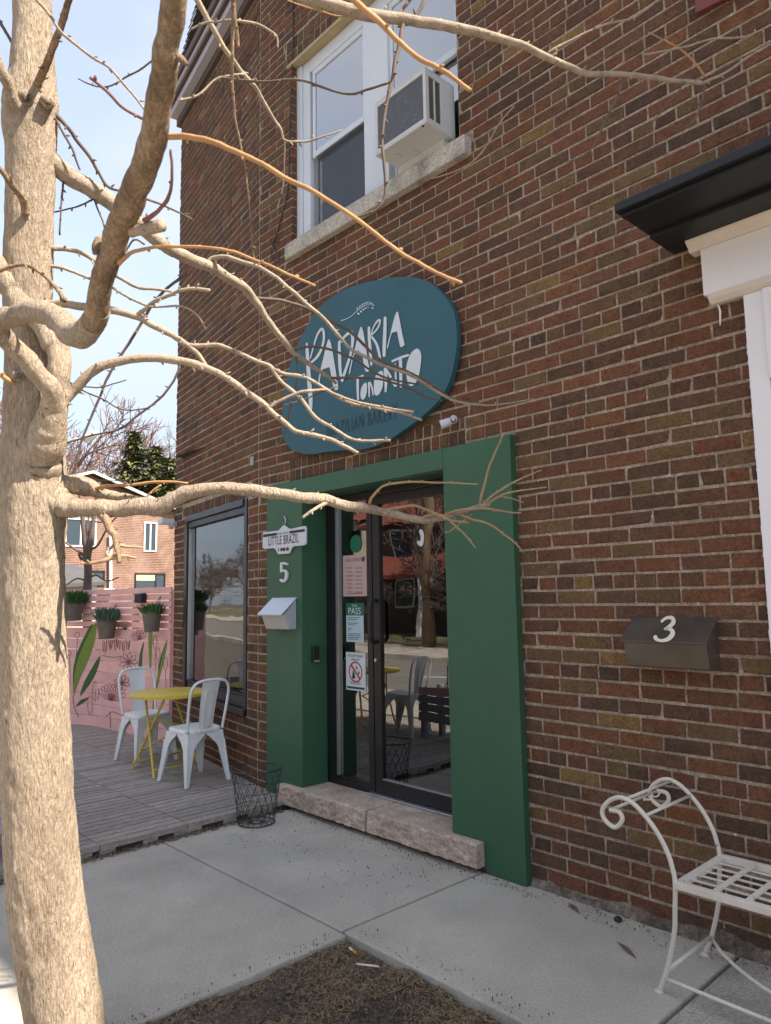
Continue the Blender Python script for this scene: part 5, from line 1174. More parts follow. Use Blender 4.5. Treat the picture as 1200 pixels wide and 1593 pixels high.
branch('twig_dark', [(970, 119, 1.8, 2.12), (958, 155, 1.6, 2.1), (940, 192, 1.5, 2.1), (928, 220, 1.4, 2.1), (910, 240, 1.2, 2.1), (882, 252, 1, 2.1)], 4, .06, .05, .007)
branch('twig_dark', [(1096, 130, 1.7, 2.18), (1092, 160, 1.5, 2.18), (1077, 190, 1.3, 2.18), (1050, 205, 1, 2.18)], 4, .06, .05, .007)
branch('twig_orange', [(1097, 120, 1.7, 2.18), (1078, 95, 1.6, 2.18), (1050, 70, 1.3, 2.18), (1008, 50, 1, 2.18)], 4, .06, .06, .006)
branch('bark_grey', [(1093, 130, 2.4, 2.18), (1130, 112, 2, 2.2), (1165, 88, 1.8, 2.2), (1215, 60, 1.6, 2.2)], 4, .06, .05, .007)
branch('bark_grey', [(1000, 85, 1.5, 2.12), (1060, 74, 1.5, 2.13), (1110, 60, 1.6, 2.13), (1160, 56, 1.4, 2.15), (1215, 30, 1.3, 2.15)], 4, .06, .05, .006)
branch('twig_dark', [(1065, 127, 1.4, 2.16), (1050, 150, 1.3, 2.16), (1030, 172, 1.1, 2.16), (1018, 188, 1, 2.16)], 4, .06, .05, .006)
# second branch with its fan of twigs in front of the sign
branch('bark_grey', [(62, 240, 17, T), (85, 258, 15.5, 2.18), (120, 280, 14, 2.22), (160, 305, 13, 2.27), (200, 335, 12, 2.32), (240, 368, 10.5, 2.37), (265, 388, 9.8, 2.42), (292, 401, 9.2, 2.48), (325, 415, 8.6, 2.54), (345, 425, 7.8, 2.58), (365, 436, 7.4, 2.62), (381, 448, 7, 2.66), (393, 463, 6.8, 2.7), (402, 474, 6.2, 2.72), (412, 491, 5.2, 2.74), (435, 521, 4.8, 2.78), (459, 550, 4.2, 2.82), (488, 571, 3.6, 2.86), (512, 587, 3, 2.9), (523, 596, 2.2, 2.92)], 6, .06, .05, .010)
branch('bark_grey', [(325, 407, 4, 2.54), (332, 402, 4, 2.54), (350, 400, 3.8, 2.52), (380, 408, 3.5, 2.50), (405, 416, 3.2, 2.48), (427, 430, 3, 2.46), (448, 446, 3, 2.45), (477, 473, 3, 2.46), (507, 499, 2.8, 2.48), (539, 537, 2.6, 2.5), (565, 553, 2.5, 2.52), (603, 571, 2.4, 2.54), (635, 582, 2.3, 2.56), (667, 601, 2.2, 2.6), (693, 617, 2, 2.62), (720, 627, 1.8, 2.65), (770, 630, 1.3, 2.68), (830, 620, 1, 2.7)], 5, .06, .04, .008)
branch('twig_dark', [(398, 464, 3, 2.71), (440, 468, 2.6, 2.74), (472, 477, 2.5, 2.76), (507, 495, 2.4, 2.78), (549, 519, 2.3, 2.8), (587, 556, 2.2, 2.82), (632, 577, 2.1, 2.85), (662, 592, 2, 2.87), (690, 612, 1.8, 2.9), (715, 624, 1.5, 2.92), (745, 625, 1.2, 2.95)], 5, .06, .04, .008)
branch('twig_dark', [(455, 546, 2, 2.81), (485, 539, 2, 2.82), (517, 545, 2, 2.84), (555, 561, 1.9, 2.86), (581, 579, 1.8, 2.88), (608, 590, 1.7, 2.9), (651, 598, 1.3, 2.92)], 5, .06, .04, .008)
branch('twig_dark', [(512, 587, 2, 2.9), (545, 587, 1.9, 2.9), (575, 588, 1.8, 2.92), (600, 592, 1.7, 2.94), (640, 605, 1.6, 2.96), (665, 618, 1.4, 2.98), (690, 623, 1.2, 3.0)], 5, .06, .04, .007)
branch('twig_dark', [(461, 552, 1.6, 2.82), (462, 580, 1.5, 2.8), (459, 605, 1.4, 2.8), (452, 635, 1.3, 2.8), (445, 662, 1.2, 2.8), (435, 690, 1, 2.8), (415, 700, .9, 2.8)], 4, .06, .05, .006)
# mid branches, sunlit
branch('bark_grey', [(62, 470, 8, T), (82, 474, 7, 2.13), (100, 473, 6.5, 2.12), (130, 476, 6, 2.11), (167, 482, 5.8, 2.1), (213, 493, 5.4, 2.1), (253, 513, 5, 2.1), (283, 531, 4.6, 2.1), (307, 550, 3.8, 2.1), (323, 571, 3, 2.1)], 6, .06, .045, .010)
branch('bark_grey', [(211, 491, 3.4, 2.1), (226, 480, 3.4, 2.08), (240, 469, 3.3, 2.07), (262, 459, 3.1, 2.06), (283, 452, 3, 2.05), (305, 449, 2.8, 2.05), (327, 452, 3, 2.05)], 5, .06, .03, .010)
branch('bark_grey', [(290, 537, 3.8, 2.1), (310, 538, 3.6, 2.1), (340, 537, 3.5, 2.1), (367, 547, 3.3, 2.1), (400, 562, 3.3, 2.1), (420, 570, 3.3, 2.1), (428, 581, 3, 2.1), (440, 596, 2.9, 2.1), (467, 617, 2.8, 2.1), (491, 649, 2.7, 2.1), (517, 665, 2.5, 2.1), (549, 683, 2.3, 2.1), (580, 686, 2.2, 2.1), (608, 685, 2.4, 2.1)], 5, .06, .04, .009)
branch('bark_grey', [(418, 570, 2.6, 2.1), (440, 581, 2.9, 2.1), (477, 587, 2.8, 2.11), (507, 606, 2.7, 2.12), (539, 625, 2.6, 2.13), (581, 633, 2.3, 2.14), (620, 642, 2, 2.15), (656, 653, 2, 2.16)], 5, .06, .04, .008)
branch('bark_grey', [(500, 602, 2.2, 2.12), (530, 617, 2.2, 2.12), (570, 629, 2.1, 2.11), (610, 636, 2, 2.1), (644, 641, 2, 2.1)], 5, .06, .04, .008)
branch('bark_grey', [(90, 640, 9.5, 2.04), (103, 620, 8.6, 2.04), (127, 593, 8, 2.04), (150, 574, 7.5, 2.04), (180, 563, 7, 2.04), (233, 555, 6.6, 2.05), (277, 560, 6.3, 2.06), (320, 572, 5.8, 2.07), (360, 593, 5.3, 2.08), (400, 621, 4.8, 2.09), (416, 633, 4.4, 2.1), (435, 651, 4, 2.1), (459, 670, 3.8, 2.1), (480, 675, 3.6, 2.1), (507, 681, 3.6, 2.1), (528, 690, 3.2, 2.1), (557, 705, 2.8, 2.1)], 6, .06, .035, .012)
branch('bark_grey', [(418, 634, 2.8, 2.1), (438, 622, 2.7, 2.1), (460, 612, 2.6, 2.1), (480, 608, 2.5, 2.1), (507, 606, 2.2, 2.12)], 4, .06, .04, .008)
branch('twig_dark', [(440, 632, 1.2, 2.1), (470, 622, 1.2, 2.1), (500, 611, 1.1, 2.12), (525, 600, 1, 2.13)], 4, .06, .05, .006)
# low horizontal branch towards the door
branch('bark', [(50, 772, 34, T), (72, 780, 30, 2.14), (90, 786, 23, 2.13), (108, 789, 16.5, 2.12), (131, 790, 14, 2.11), (172, 791, 13, 2.10), (214, 788, 13.5, 2.09), (244, 787, 14, 2.08), (268, 779, 12.5, 2.07), (299, 766, 11, 2.06), (338, 759, 9.6, 2.06), (379, 760, 9.2, 2.06), (420, 765, 9, 2.06), (433, 767, 8.9, 2.06), (475, 775, 8.6, 2.08), (508, 778, 8.2, 2.10), (542, 787, 7.8, 2.12), (567, 791, 7.6, 2.14), (600, 797, 6, 2.18), (640, 806, 5.6, 2.22), (665, 810, 5.3, 2.26), (690, 805, 5, 2.30), (715, 797, 4.6, 2.34), (748, 788, 4, 2.38), (763, 785, 3.2, 2.4)], 7, .07, .06, .010, name='limb', label='low limb stretching towards the door')
branch('bark', [(70, 752, 16, T), (95, 752, 13, 2.16), (118, 756, 15, 2.18), (140, 760, 14, 2.2), (152, 766, 9, 2.2), (175, 770, 7.2, 2.2), (200, 775, 6.5, 2.2), (224, 781, 5.5, 2.16)], 7, .20, .03, .012, name='limb', label='knobbly short limb above the low limb')
branch('twig_orange', [(132, 764, 3.4, 2.2), (160, 757, 2.9, 2.18), (200, 754, 2.6, 2.16), (244, 750, 2.3, 2.14), (293, 752, 1.8, 2.12)], 5, .05, .06, .006, name='shoot')
branch('twig_orange', [(225, 775, 2.2, 2.1), (238, 765, 1.9, 2.1), (251, 755, 1.6, 2.1)], 4, .05, .05, .005, name='shoot')
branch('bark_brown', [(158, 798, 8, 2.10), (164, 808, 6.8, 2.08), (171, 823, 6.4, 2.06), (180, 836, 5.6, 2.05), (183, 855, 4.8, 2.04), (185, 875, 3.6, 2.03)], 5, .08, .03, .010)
branch('twig_tan', [(184, 868, 4, 2.04), (175, 868, 4, 2.04), (160, 873, 3, 2.03), (145, 876, 2.4, 2.03), (125, 877, 1.6, 2.02)], 4, .06, .05, .008)
branch('bark_grey', [(172, 868, 2.6, 2.04), (166, 860, 2.6, 2.04), (172, 852, 2.4, 2.05), (178, 845, 2, 2.05)], 4, .06, .05, .007)
branch('twig_tan', [(184, 848, 3, 2.05), (198, 850, 2.4, 2.06), (215, 851, 1.8, 2.07), (223, 852, 1.2, 2.08)], 4, .06, .05, .007)
branch('twig_tan', [(184, 864, 3, 2.04), (198, 865, 2.2, 2.05), (212, 868, 1.6, 2.06)], 4, .06, .05, .007)
for pts in ([(745, 790, 2.6, 2.38), (753, 755, 2.3, 2.38), (766, 715, 1.9, 2.38), (783, 675, 1.5, 2.38)], [(748, 788, 2.6, 2.38), (768, 770, 2.3, 2.4), (800, 750, 1.9, 2.42), (842, 732, 1.2, 2.44)], [(755, 786, 2.4, 2.39), (780, 771, 2.2, 2.4), (810, 763, 1.8, 2.42), (850, 758, 1.2, 2.44)],
            [(690, 803, 2.4, 2.3), (715, 794, 2.2, 2.31), (755, 791, 2.1, 2.33), (785, 796, 1.9, 2.35), (811, 799, 1.6, 2.37)], [(715, 800, 2.4, 2.34), (735, 808, 2.3, 2.34), (755, 813, 2.1, 2.35), (780, 828, 1.9, 2.36), (798, 842, 1.8, 2.37), (815, 860, 1.4, 2.38)],
            [(600, 793, 2.8, 2.18), (640, 787, 2.4, 2.2), (660, 792, 2.3, 2.21), (685, 801, 2.2, 2.22), (704, 810, 2.1, 2.23), (730, 813, 1.9, 2.24)], [(700, 811, 1.9, 2.23), (716, 825, 1.7, 2.23), (728, 838, 1.5, 2.23), (740, 853, 1.2, 2.23)],
            [(575, 783, 3, 2.14), (580, 772, 2.6, 2.13), (600, 755, 2.3, 2.12), (635, 750, 2.1, 2.12), (690, 751, 1.8, 2.12), (743, 753, 1.4, 2.12)], [(660, 808, 2.2, 2.25), (662, 803, 2.2, 2.25), (680, 801, 2, 2.27), (700, 803, 1.8, 2.28)],
            [(775, 772, 1.4, 2.4), (795, 776, 1.2, 2.4), (815, 782, .9, 2.4)], [(735, 800, 1.3, 2.35), (715, 815, 1.2, 2.33), (700, 826, 1.0, 2.32), (692, 828, .8, 2.32)]):
    branch('twig_tan', [(x, y, h_ * .85, D_) for x, y, h_, D_ in pts], 5, .05, .06, .005, name='shoot')
branch('bark_grey', [(512, 782, 3.4, 2.1), (500, 786, 3, 2.08), (486, 795, 2.6, 2.06), (470, 806, 2.4, 2.05)], 4, .06, .04, .008)
# twigs from trunk and crown
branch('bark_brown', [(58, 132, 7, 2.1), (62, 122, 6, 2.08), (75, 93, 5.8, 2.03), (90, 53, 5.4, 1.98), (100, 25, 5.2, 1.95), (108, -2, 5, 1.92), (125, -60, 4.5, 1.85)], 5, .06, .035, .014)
branch('bark_grey', [(50, -15, 2.4, 1.9), (58, 0, 2.4, 1.9), (72, 17, 2.4, 1.9), (87, 38, 2.4, 1.9), (100, 55, 2.4, 1.9), (117, 69, 2.3, 1.9), (145, 90, 2.2, 1.9), (170, 104, 2, 1.9), (200, 138, 1.9, 1.9), (234, 182, 1.6, 1.9)], 5, .06, .03, .010)
branch('twig_dark', [(84, 176, 3.6, T), (107, 200, 3.2, 2.16), (120, 220, 3, 2.18), (140, 243, 2.8, 2.2), (155, 270, 2.5, 2.22), (168, 290, 2.4, 2.23), (190, 298, 2, 2.24), (235, 312, 1.8, 2.26), (262, 322, 1.6, 2.27), (300, 341, 1.3, 2.28)], 5, .06, .03, .010)
branch('twig_dark', [(85, 182, 2.2, T), (98, 206, 2, 2.15), (113, 231, 1.9, 2.16), (120, 250, 1.7, 2.17), (125, 264, 1.5, 2.18)], 5, .06, .03, .008)
branch('bark', [(38, 180, 11, 2.1), (28, 166, 10, 2.08), (16, 140, 9, 2.05), (4, 112, 8.5, 2.02), (-20, 60, 7, 1.98)], 5, .08, .05, .012)
branch('twig_dark', [(24, 75, 2.6, 2.15), (12, 55, 2.5, 2.15), (0, 33, 2.4, 2.15), (-20, 0, 2.2, 2.15)], 4, .06, .04, .009)
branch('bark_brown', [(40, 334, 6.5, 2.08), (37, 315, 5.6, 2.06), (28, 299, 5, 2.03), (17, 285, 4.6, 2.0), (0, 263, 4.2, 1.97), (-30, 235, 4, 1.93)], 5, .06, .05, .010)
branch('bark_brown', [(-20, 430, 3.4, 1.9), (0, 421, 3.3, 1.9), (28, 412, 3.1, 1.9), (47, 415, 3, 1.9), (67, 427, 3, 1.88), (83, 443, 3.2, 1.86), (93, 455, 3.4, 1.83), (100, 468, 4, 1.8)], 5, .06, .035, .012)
branch('bark_grey', [(76, 386, 4.5, T), (95, 386, 4, 2.16), (115, 390, 3.7, 2.17), (133, 396, 3.4, 2.18), (150, 408, 3.2, 2.2), (165, 420, 3, 2.2), (190, 433, 2.8, 2.2), (213, 447, 2.6, 2.2), (240, 450, 2.3, 2.2), (267, 453, 2, 2.2)], 5, .06, .04, .009)
branch('bark_grey', [(78, 414, 2.7, T), (100, 418, 2.5, 2.15), (138, 432, 2.3, 2.15), (170, 445, 2.2, 2.15), (200, 462, 2, 2.15), (240, 478, 1.8, 2.15), (280, 476, 1.7, 2.15), (305, 488, 1.5, 2.15), (320, 512, 1.3, 2.15)], 5, .06, .04, .008)
branch('twig_dark', [(290, 425, 2.4, 2.5), (280, 433, 2.3, 2.5), (255, 453, 2.3, 2.5), (233, 480, 2.3, 2.5), (215, 510, 2.2, 2.5), (200, 533, 2.2, 2.5), (173, 577, 2.1, 2.5), (157, 613, 2, 2.5), (140, 653, 1.8, 2.5), (123, 700, 1.6, 2.5), (117, 742, 1.3, 2.5)], 5, .06, .045, .010)
branch('twig_dark', [(280, 570, 1.9, 2.5), (275, 583, 1.9, 2.5), (260, 607, 1.9, 2.5), (243, 624, 1.9, 2.5), (227, 637, 1.8, 2.5), (187, 667, 1.7, 2.5), (160, 674, 1.6, 2.5), (140, 678, 1.5, 2.5), (100, 690, 1.3, 2.5)], 5, .06, .045, .010)
branch('twig_dark', [(98, 588, 1.5, 2.3), (125, 605, 1.4, 2.3), (160, 621, 1.3, 2.3), (190, 637, 1.2, 2.3), (222, 636, 1.1, 2.3), (243, 629, .9, 2.3)], 4, .06, .05, .007)
branch('twig_dark', [(98, 598, 1.2, 2.3), (150, 603, 1.1, 2.3), (175, 598, 1, 2.3), (197, 591, .9, 2.3)], 4, .06, .05, .006)
branch('twig_dark', [(98, 278, 1.8, 2.2), (97, 300, 1.7, 2.2), (95, 330, 1.5, 2.2), (93, 366, 1.4, 2.2)], 4, .06, .03, .008)
branch('twig_dark', [(146, 308, 1.5, 2.25), (128, 318, 1.4, 2.25), (112, 324, 1.3, 2.25), (82, 330, 1.1, 2.25)], 4, .06, .04, .007)
branch('twig_dark', [(146, 309, 1.6, 2.25), (152, 325, 1.5, 2.25), (160, 345, 1.3, 2.25), (165, 362, 1.1, 2.25)], 4, .06, .03, .007)
branch('twig_dark', [(250, 85, 1.6, 2.3), (222, 105, 1.5, 2.3), (195, 120, 1.4, 2.3), (168, 134, 1.3, 2.3), (145, 133, 1.2, 2.3), (122, 122, .9, 2.3)], 4, .06, .03, .007)
branch('twig_dark', [(225, 380, 1.6, 2.5), (210, 372, 1.5, 2.5), (197, 388, 1.4, 2.5), (180, 396, 1.2, 2.5)], 4, .06, .03, .007)
branch('bark_grey', [(290, -40, 5, 2.0), (307, 0, 4.6, 2.02), (328, 38, 4.3, 2.04), (347, 72, 4, 2.06), (362, 93, 3.6, 2.08), (377, 113, 3.4, 2.1), (392, 130, 3.2, 2.1), (402, 142, 3, 2.12), (420, 175, 2.4, 2.15), (437, 200, 2, 2.16), (443, 218, 1.9, 2.17), (465, 220, 1.7, 2.18), (487, 217, 1.6, 2.19), (533, 202, 1.1, 2.2)], 5, .06, .035, .010)
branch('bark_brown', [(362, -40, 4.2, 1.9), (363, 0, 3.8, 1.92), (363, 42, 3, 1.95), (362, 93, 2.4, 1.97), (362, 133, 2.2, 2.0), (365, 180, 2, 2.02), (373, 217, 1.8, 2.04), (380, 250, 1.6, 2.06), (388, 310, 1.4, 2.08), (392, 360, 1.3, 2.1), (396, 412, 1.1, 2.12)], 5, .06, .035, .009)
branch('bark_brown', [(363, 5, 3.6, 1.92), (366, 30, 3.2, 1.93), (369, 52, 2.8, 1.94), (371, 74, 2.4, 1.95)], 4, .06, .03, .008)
branch('bark_grey', [(297, 45, 1.5, 2.0), (315, 36, 1.8, 2.0), (340, 33, 2, 2.0), (364, 31, 2.1, 2.0), (398, 37, 2, 2.02), (420, 48, 1.8, 2.03), (432, 58, 1.6, 2.04), (433, 75, 1.2, 2.04)], 4, .06, .03, .007)
branch('bark_grey', [(277, 156, 1.6, 2.0), (307, 148, 1.8, 2.02), (333, 124, 1.8, 2.04), (360, 117, 1.9, 2.06), (378, 115, 2, 2.08)], 4, .06, .04, .007)
branch('twig_dark', [(443, 218, 1.4, 2.17), (442, 250, 1.3, 2.17), (440, 290, 1.1, 2.17), (430, 330, 1, 2.17)], 4, .06, .04, .006)
branch('twig_orange', [(-10, 575, 4, 2.05), (10, 590, 3.6, 2.07), (26, 600, 3.6, 2.09), (32, 606, 4, 2.1)], 4, .06, .05, .010)
branch('twig_orange', [(447, 0, 1.2, 2.2), (470, 8, 1.3, 2.2), (500, 18, 1.3, 2.2), (528, 25, 1.3, 2.2), (560, 23, 1.2, 2.2)], 4, .06, .06, .005)
branch('bark_grey', [(800, 165, 1.2, 2.5), (775, 195, 1.2, 2.5), (755, 230, 1.2, 2.5), (730, 255, 1.2, 2.5), (700, 270, 1.1, 2.5), (668, 278, .9, 2.5)], 4, .06, .06, .005)

# ------------------------------------------------------------------ background beyond the fence
random.seed(8)
def bare_tree_mesh(seed, height, levels=5, spread=.55, mat='far_bark', minr=.012, trunk_r=None):
    random.seed(seed); m_ = MB()
    def grow(p, d, ln_, r, lv):
        k = 3; pts = [p]; dd = d
        for i in range(k):
            dd = (dd + Vector((ru(-1, 1), ru(-1, 1), ru(-.5, .8))) * .16).normalized(); pts.append(pts[-1] + dd * ln_ / k)
        m_.tube(pts, [r, r * .9, r * .8, r * .65], 7 if lv >= levels - 1 else (5 if lv > 2 else 3), cap=False)
        if lv == 0: return
        nb = 3 if lv < levels else 4
        for i in range(nb):
            q = pts[-1] if i < 2 else pts[random.choice((1, 2))]
            ax = dd.orthogonal().normalized(); ax = Matrix.Rotation(ru(0, 6.28), 3, dd) @ ax
            nd = (Matrix.Rotation(ru(.25, 1.0) * spread * 1.6, 3, ax) @ dd + Vector((0, 0, .12))).normalized()
            grow(q, nd, ln_ * ru(.62, .82), max(minr, r * ru(.50, .66)), lv - 1)
    tr = trunk_r or height * .016
    grow(Vector((0, 0, 0)), Vector((0, 0, 1)), height * .30, tr, levels)
    return m_
def put_tree(name, label, mb_, loc, mat, group=None, rz=0, cat='tree'):
    t_ = thing(name, label, cat, loc, group, rz)
    n_tr = 7 * 4
    m2 = MB(); m2.v = [(v[0] + loc[0], v[1] + loc[1], v[2] + loc[2]) for v in mb_.v]; m2.f = mb_.f; nf = 21
    tr = MB(); tr.v = m2.v[:n_tr]; tr.f = m2.f[:nf]; tr.m = [0] * nf
    cr_ = MB(); cr_.v = m2.v; cr_.f = m2.f[nf:]; cr_.m = [0] * len(cr_.f)
    tr.build('trunk', mat, t_, smooth=True); cr_.build('crown', mat, t_, smooth=True)
    return t_
# red brick building
XB = -31.0
def rb(x, y, o=0): return atX(x, y, XB + o)
hb = thing('red_brick_house', 'sunlit red brick house with white gable trim behind the pink fence', 'house', (XB - 3, 9.5, 0))
yl, yr = rb(60, 900)[1], rb(276, 900)[1]; ztop = rb(200, 790)[2]
pk = rb(140, 738); er = rb(280, 800)
wl_ = MB(); y_l = pk[1] - (er[1] - pk[1])
wl_.add([(XB, y_l, -.1), (XB, er[1], -.1), (XB, er[1], er[2]), (XB, pk[1], pk[2]), (XB, y_l, er[2])], [(0, 1, 2, 3, 4)])
wl_.box((XB - 9, y_l, -.1), (XB - .01, er[1], er[2])); wl_.build('wall', 'red_brick_far', hb)
# brick courses as fine raised bands
bc_ = MB(); z = .9
while z < er[2] - .05: bc_.box((XB, y_l + .02, z), (XB + .008, er[1] - .02, z + .012)); z += .075
kind(bc_.build('mortar_lines', 'stucco', hb), 'stuff')
rf = MB(); th = .12
for sgn, a, b_ in ((1, pk, er), (-1, pk, np.array([XB, y_l, er[2]]))):
    yv = b_[1] + (.35 if sgn > 0 else -.35); zv = b_[2] - .35 * abs((pk[2] - b_[2]) / (pk[1] - b_[1]))
    rf.add([(XB + .3, a[1], a[2] + .05), (XB + .3, yv, zv + .05), (XB - 9, yv, zv + .05), (XB - 9, a[1], a[2] + .05), (XB + .3, a[1], a[2] + .05 + th), (XB + .3, yv, zv + .05 + th), (XB - 9, yv, zv + .05 + th), (XB - 9, a[1], a[2] + .05 + th)], [(0, 1, 2, 3), (4, 5, 6, 7), (0, 1, 5, 4), (1, 2, 6, 5), (2, 3, 7, 6)])
rfo = rf.build('roof', 'roof_dark', hb)
for (b_, s_) in ((er, 1), (np.array([XB, y_l, er[2]]), -1)): MB().tube([(XB + .36, pk[1], pk[2] + .06), (XB + .36, b_[1] + .35 * s_, b_[2] - .35 * abs((pk[2] - b_[2]) / (pk[1] - b_[1])) + .06)], .07, 4).build('bargeboard', 'far_white', hb)
def bgwin(x0, y0, x1, y1, name='window', fr_mat='black_metal', blind=None, split=.68):
    a, b_ = rb(x0, y1), rb(x1, y0); f_ = MB(); t = .06
    f_.box((XB - .05, a[1], a[2]), (XB + .05, a[1] + t, b_[2])); f_.box((XB - .05, b_[1] - t, a[2]), (XB + .05, b_[1], b_[2])); f_.box((XB - .05, a[1] + t, a[2]), (XB + .05, b_[1] - t, a[2] + t)); f_.box((XB - .05, a[1] + t, b_[2] - t), (XB + .05, b_[1] - t, b_[2]))
    if split: ys_ = a[1] + (b_[1] - a[1]) * split; f_.box((XB - .05, ys_ - .03, a[2] + t), (XB + .045, ys_ + .03, b_[2] - t))
    w_ = f_.build(name, fr_mat, hb)
    MB().box((XB - .02, a[1] + t, a[2] + t), (XB + .012, b_[1] - t, b_[2] - t)).build('pane', 'far_glass', w_)
    if blind: MB().box((XB + .013, a[1] + t, b_[2] - (b_[2] - a[2]) * .42), (XB + .02, ys_ - .04, b_[2] - t)).build('blind', blind, w_)
bgwin(209, 892, 257, 919, blind='blind_yellow'); bgwin(223, 813, 244, 858, fr_mat='far_white', split=.5); bgwin(100, 808, 150, 850, fr_mat='far_white', split=.5); bgwin(139, 888, 163, 912, fr_mat='black_metal', split=0)
dp = [rb(172, 832, .15), rb(172, 920, .15)]; MB().tube([tuple(dp[0]), tuple(dp[1])], .07, 8).build('downspout', 'far_white', hb); a = rb(172, 918, .15); MB().box((a[0], a[1] - .35, a[2] - .12), (a[0] + .2, a[1] + .1, a[2] + .06)).build('downspout_shoe', 'far_white', hb)
# garage with dark roof
XG = -19.0
gg = thing('garage', 'low pale garage with dark shingled roof behind the fence', 'garage', tuple(atX(110, 940, XG)))
a, b_ = atX(40, 925, XG), atX(150, 912, XG); MB().box((XG - 4, a[1], -.1), (XG, b_[1], atX(110, 908, XG)[2])).build('wall', 'stucco', gg)
q = [atX(30, 872, XG - 2), atX(120, 878, XG - 2), atX(166, 905, XG + .2), atX(30, 912, XG + .2)]
MB().add([tuple(v) for v in q] + [tuple(v - np.array([0, 0, .08])) for v in q], [(0, 1, 2, 3), (4, 5, 6, 7), (0, 1, 5, 4), (1, 2, 6, 5), (2, 3, 7, 6), (3, 0, 4, 7)]).build('roof', 'roof_dark', gg)
MB().box((XG + .0, atX(135, 910, XG)[1], atX(135, 926, XG)[2]), (XG + .03, atX(150, 910, XG)[1], atX(135, 911, XG)[2])).build('window', 'far_white', gg)
# yard tree, traced
yt = thing('yard_tree', 'small bare tree with pruned forks just behind the fence', 'tree', tuple(atD(137, 1000, 11.5) * np.array([1, 1, 0])))
def ybr(nm, pts):
    ln_ = world_line([(x, y, h_, 11.5) for x, y, h_ in pts], 5); m_ = MB(); bumpy(m_, ln_, 10, .10, 8); m_.build(nm, 'far_bark', yt, smooth=True)
ybr('trunk', [(136, 1075, 8), (136, 990, 7), (136, 920, 6.5), (137, 890, 6), (136, 868, 6)])
for pts in ([(136, 872, 5), (132, 840, 4), (129, 812, 3.5), (127, 785, 3), (120, 750, 2)], [(137, 868, 5), (141, 840, 4.5), (145, 812, 3.5), (148, 790, 3), (155, 750, 2)], [(135, 868, 3), (122, 858, 2), (108, 848, 1.6), (98, 842, 1.2)], [(139, 855, 2.6), (152, 848, 1.8), (168, 820, 1.4), (185, 800, 1)], [(135, 872, 2.4), (126, 868, 2), (122, 862, 1.5), (126, 872, 1)],
            [(137, 900, 1.8), (150, 895, 1.4), (166, 904, 1.2), (185, 898, 1)], [(136, 905, 1.6), (120, 900, 1.2), (104, 910, 1)], [(141, 842, 2), (135, 820, 1.6), (140, 800, 1.2)], [(146, 810, 1.8), (158, 812, 1.4), (175, 800, 1)]): ybr('branch', pts)
# far conifers, bare crowns
def spruce(loc, h_, rbase, label):
    random.seed(int(h_ * 7)); t_ = thing('spruce_tree', label, 'tree', loc, 'conifers beyond the yard'); m_ = MB()
    MB().tube([loc, (loc[0], loc[1], loc[2] + h_)], [h_ * .018, .03], 8).build('trunk', 'far_bark', t_)
    lay_ = 44
    for i in range(lay_):
        z = loc[2] + h_ * (.10 + .9 * i / lay_); R = rbase * (1 - i / lay_) ** .85 * ru(.8, 1.12) + .12
        for j in range(max(8, int(24 * (1 - i / lay_) + 7))):
            a = ru(0, 6.28); r_ = R * ru(.6, 1.1); nb = max(2, int(r_ / .28))
            for q in range(nb):
                t = (q + rnd() * .8) / nb; x = loc[0] + r_ * t * math.cos(a); y = loc[1] + r_ * t * math.sin(a); zz = z - .35 * r_ * t + .18 * r_ * t * t
                for u in range(3):
                    b2 = a + ru(-1.3, 1.3); l_ = ru(.25, .65); wv = .11; dz = ru(-.35, .12)
                    m_.add([(x - wv * math.sin(b2), y + wv * math.cos(b2), zz), (x + wv * math.sin(b2), y - wv * math.cos(b2), zz), (x + l_ * math.cos(b2), y + l_ * math.sin(b2), zz + dz)], [(0, 1, 2)])
    m_.build('crown', 'needles', t_)
p = atD(204, 930, 37); spruce((p[0], p[1], 0), atD(204, 660, 37)[2], 3.3, 'tall green spruce rising behind the red brick house')
p = atD(236, 930, 38); spruce((p[0], p[1], 0), atD(236, 684, 38)[2], 2.9, 'shorter green spruce beside the tall one behind the house')
p = atD(262, 930, 36); spruce((p[0], p[1], 0), atD(262, 703, 36)[2], 2.3, 'small spruce half hidden by the brick wall corner')
for i, (px, D, topy, mat, lab, sd) in enumerate(((105, 42, 598, 'far_bark_red', 'spreading bare tree with reddish twigs left of the spruces', 3), (160, 36, 738, 'far_bark_red', 'low reddish bare tree in front of the tall spruce', 4), (258, 55, 640, 'far_bark', 'slender bare tree showing above the spruces by the wall', 5), (20, 44, 560, 'far_bark', 'grey bare tree behind the pale street tree trunk', 6), (150, 60, 650, 'far_bark_red', 'distant bare tree with a fine twiggy crown', 9))):
    p = atD(px, 930, D); hh = atD(px, topy, D)[2]
    m_ = bare_tree_mesh(sd, hh * .72, 6, .60, minr=.016, trunk_r=hh * .016); top = max(v[2] for v in m_.v); k_ = hh / top; m_.v = [(v[0] * k_, v[1] * k_, v[2] * k_) for v in m_.v]
    put_tree('bare_tree', lab, m_, (p[0], p[1], 0), mat, 'bare trees behind the houses')
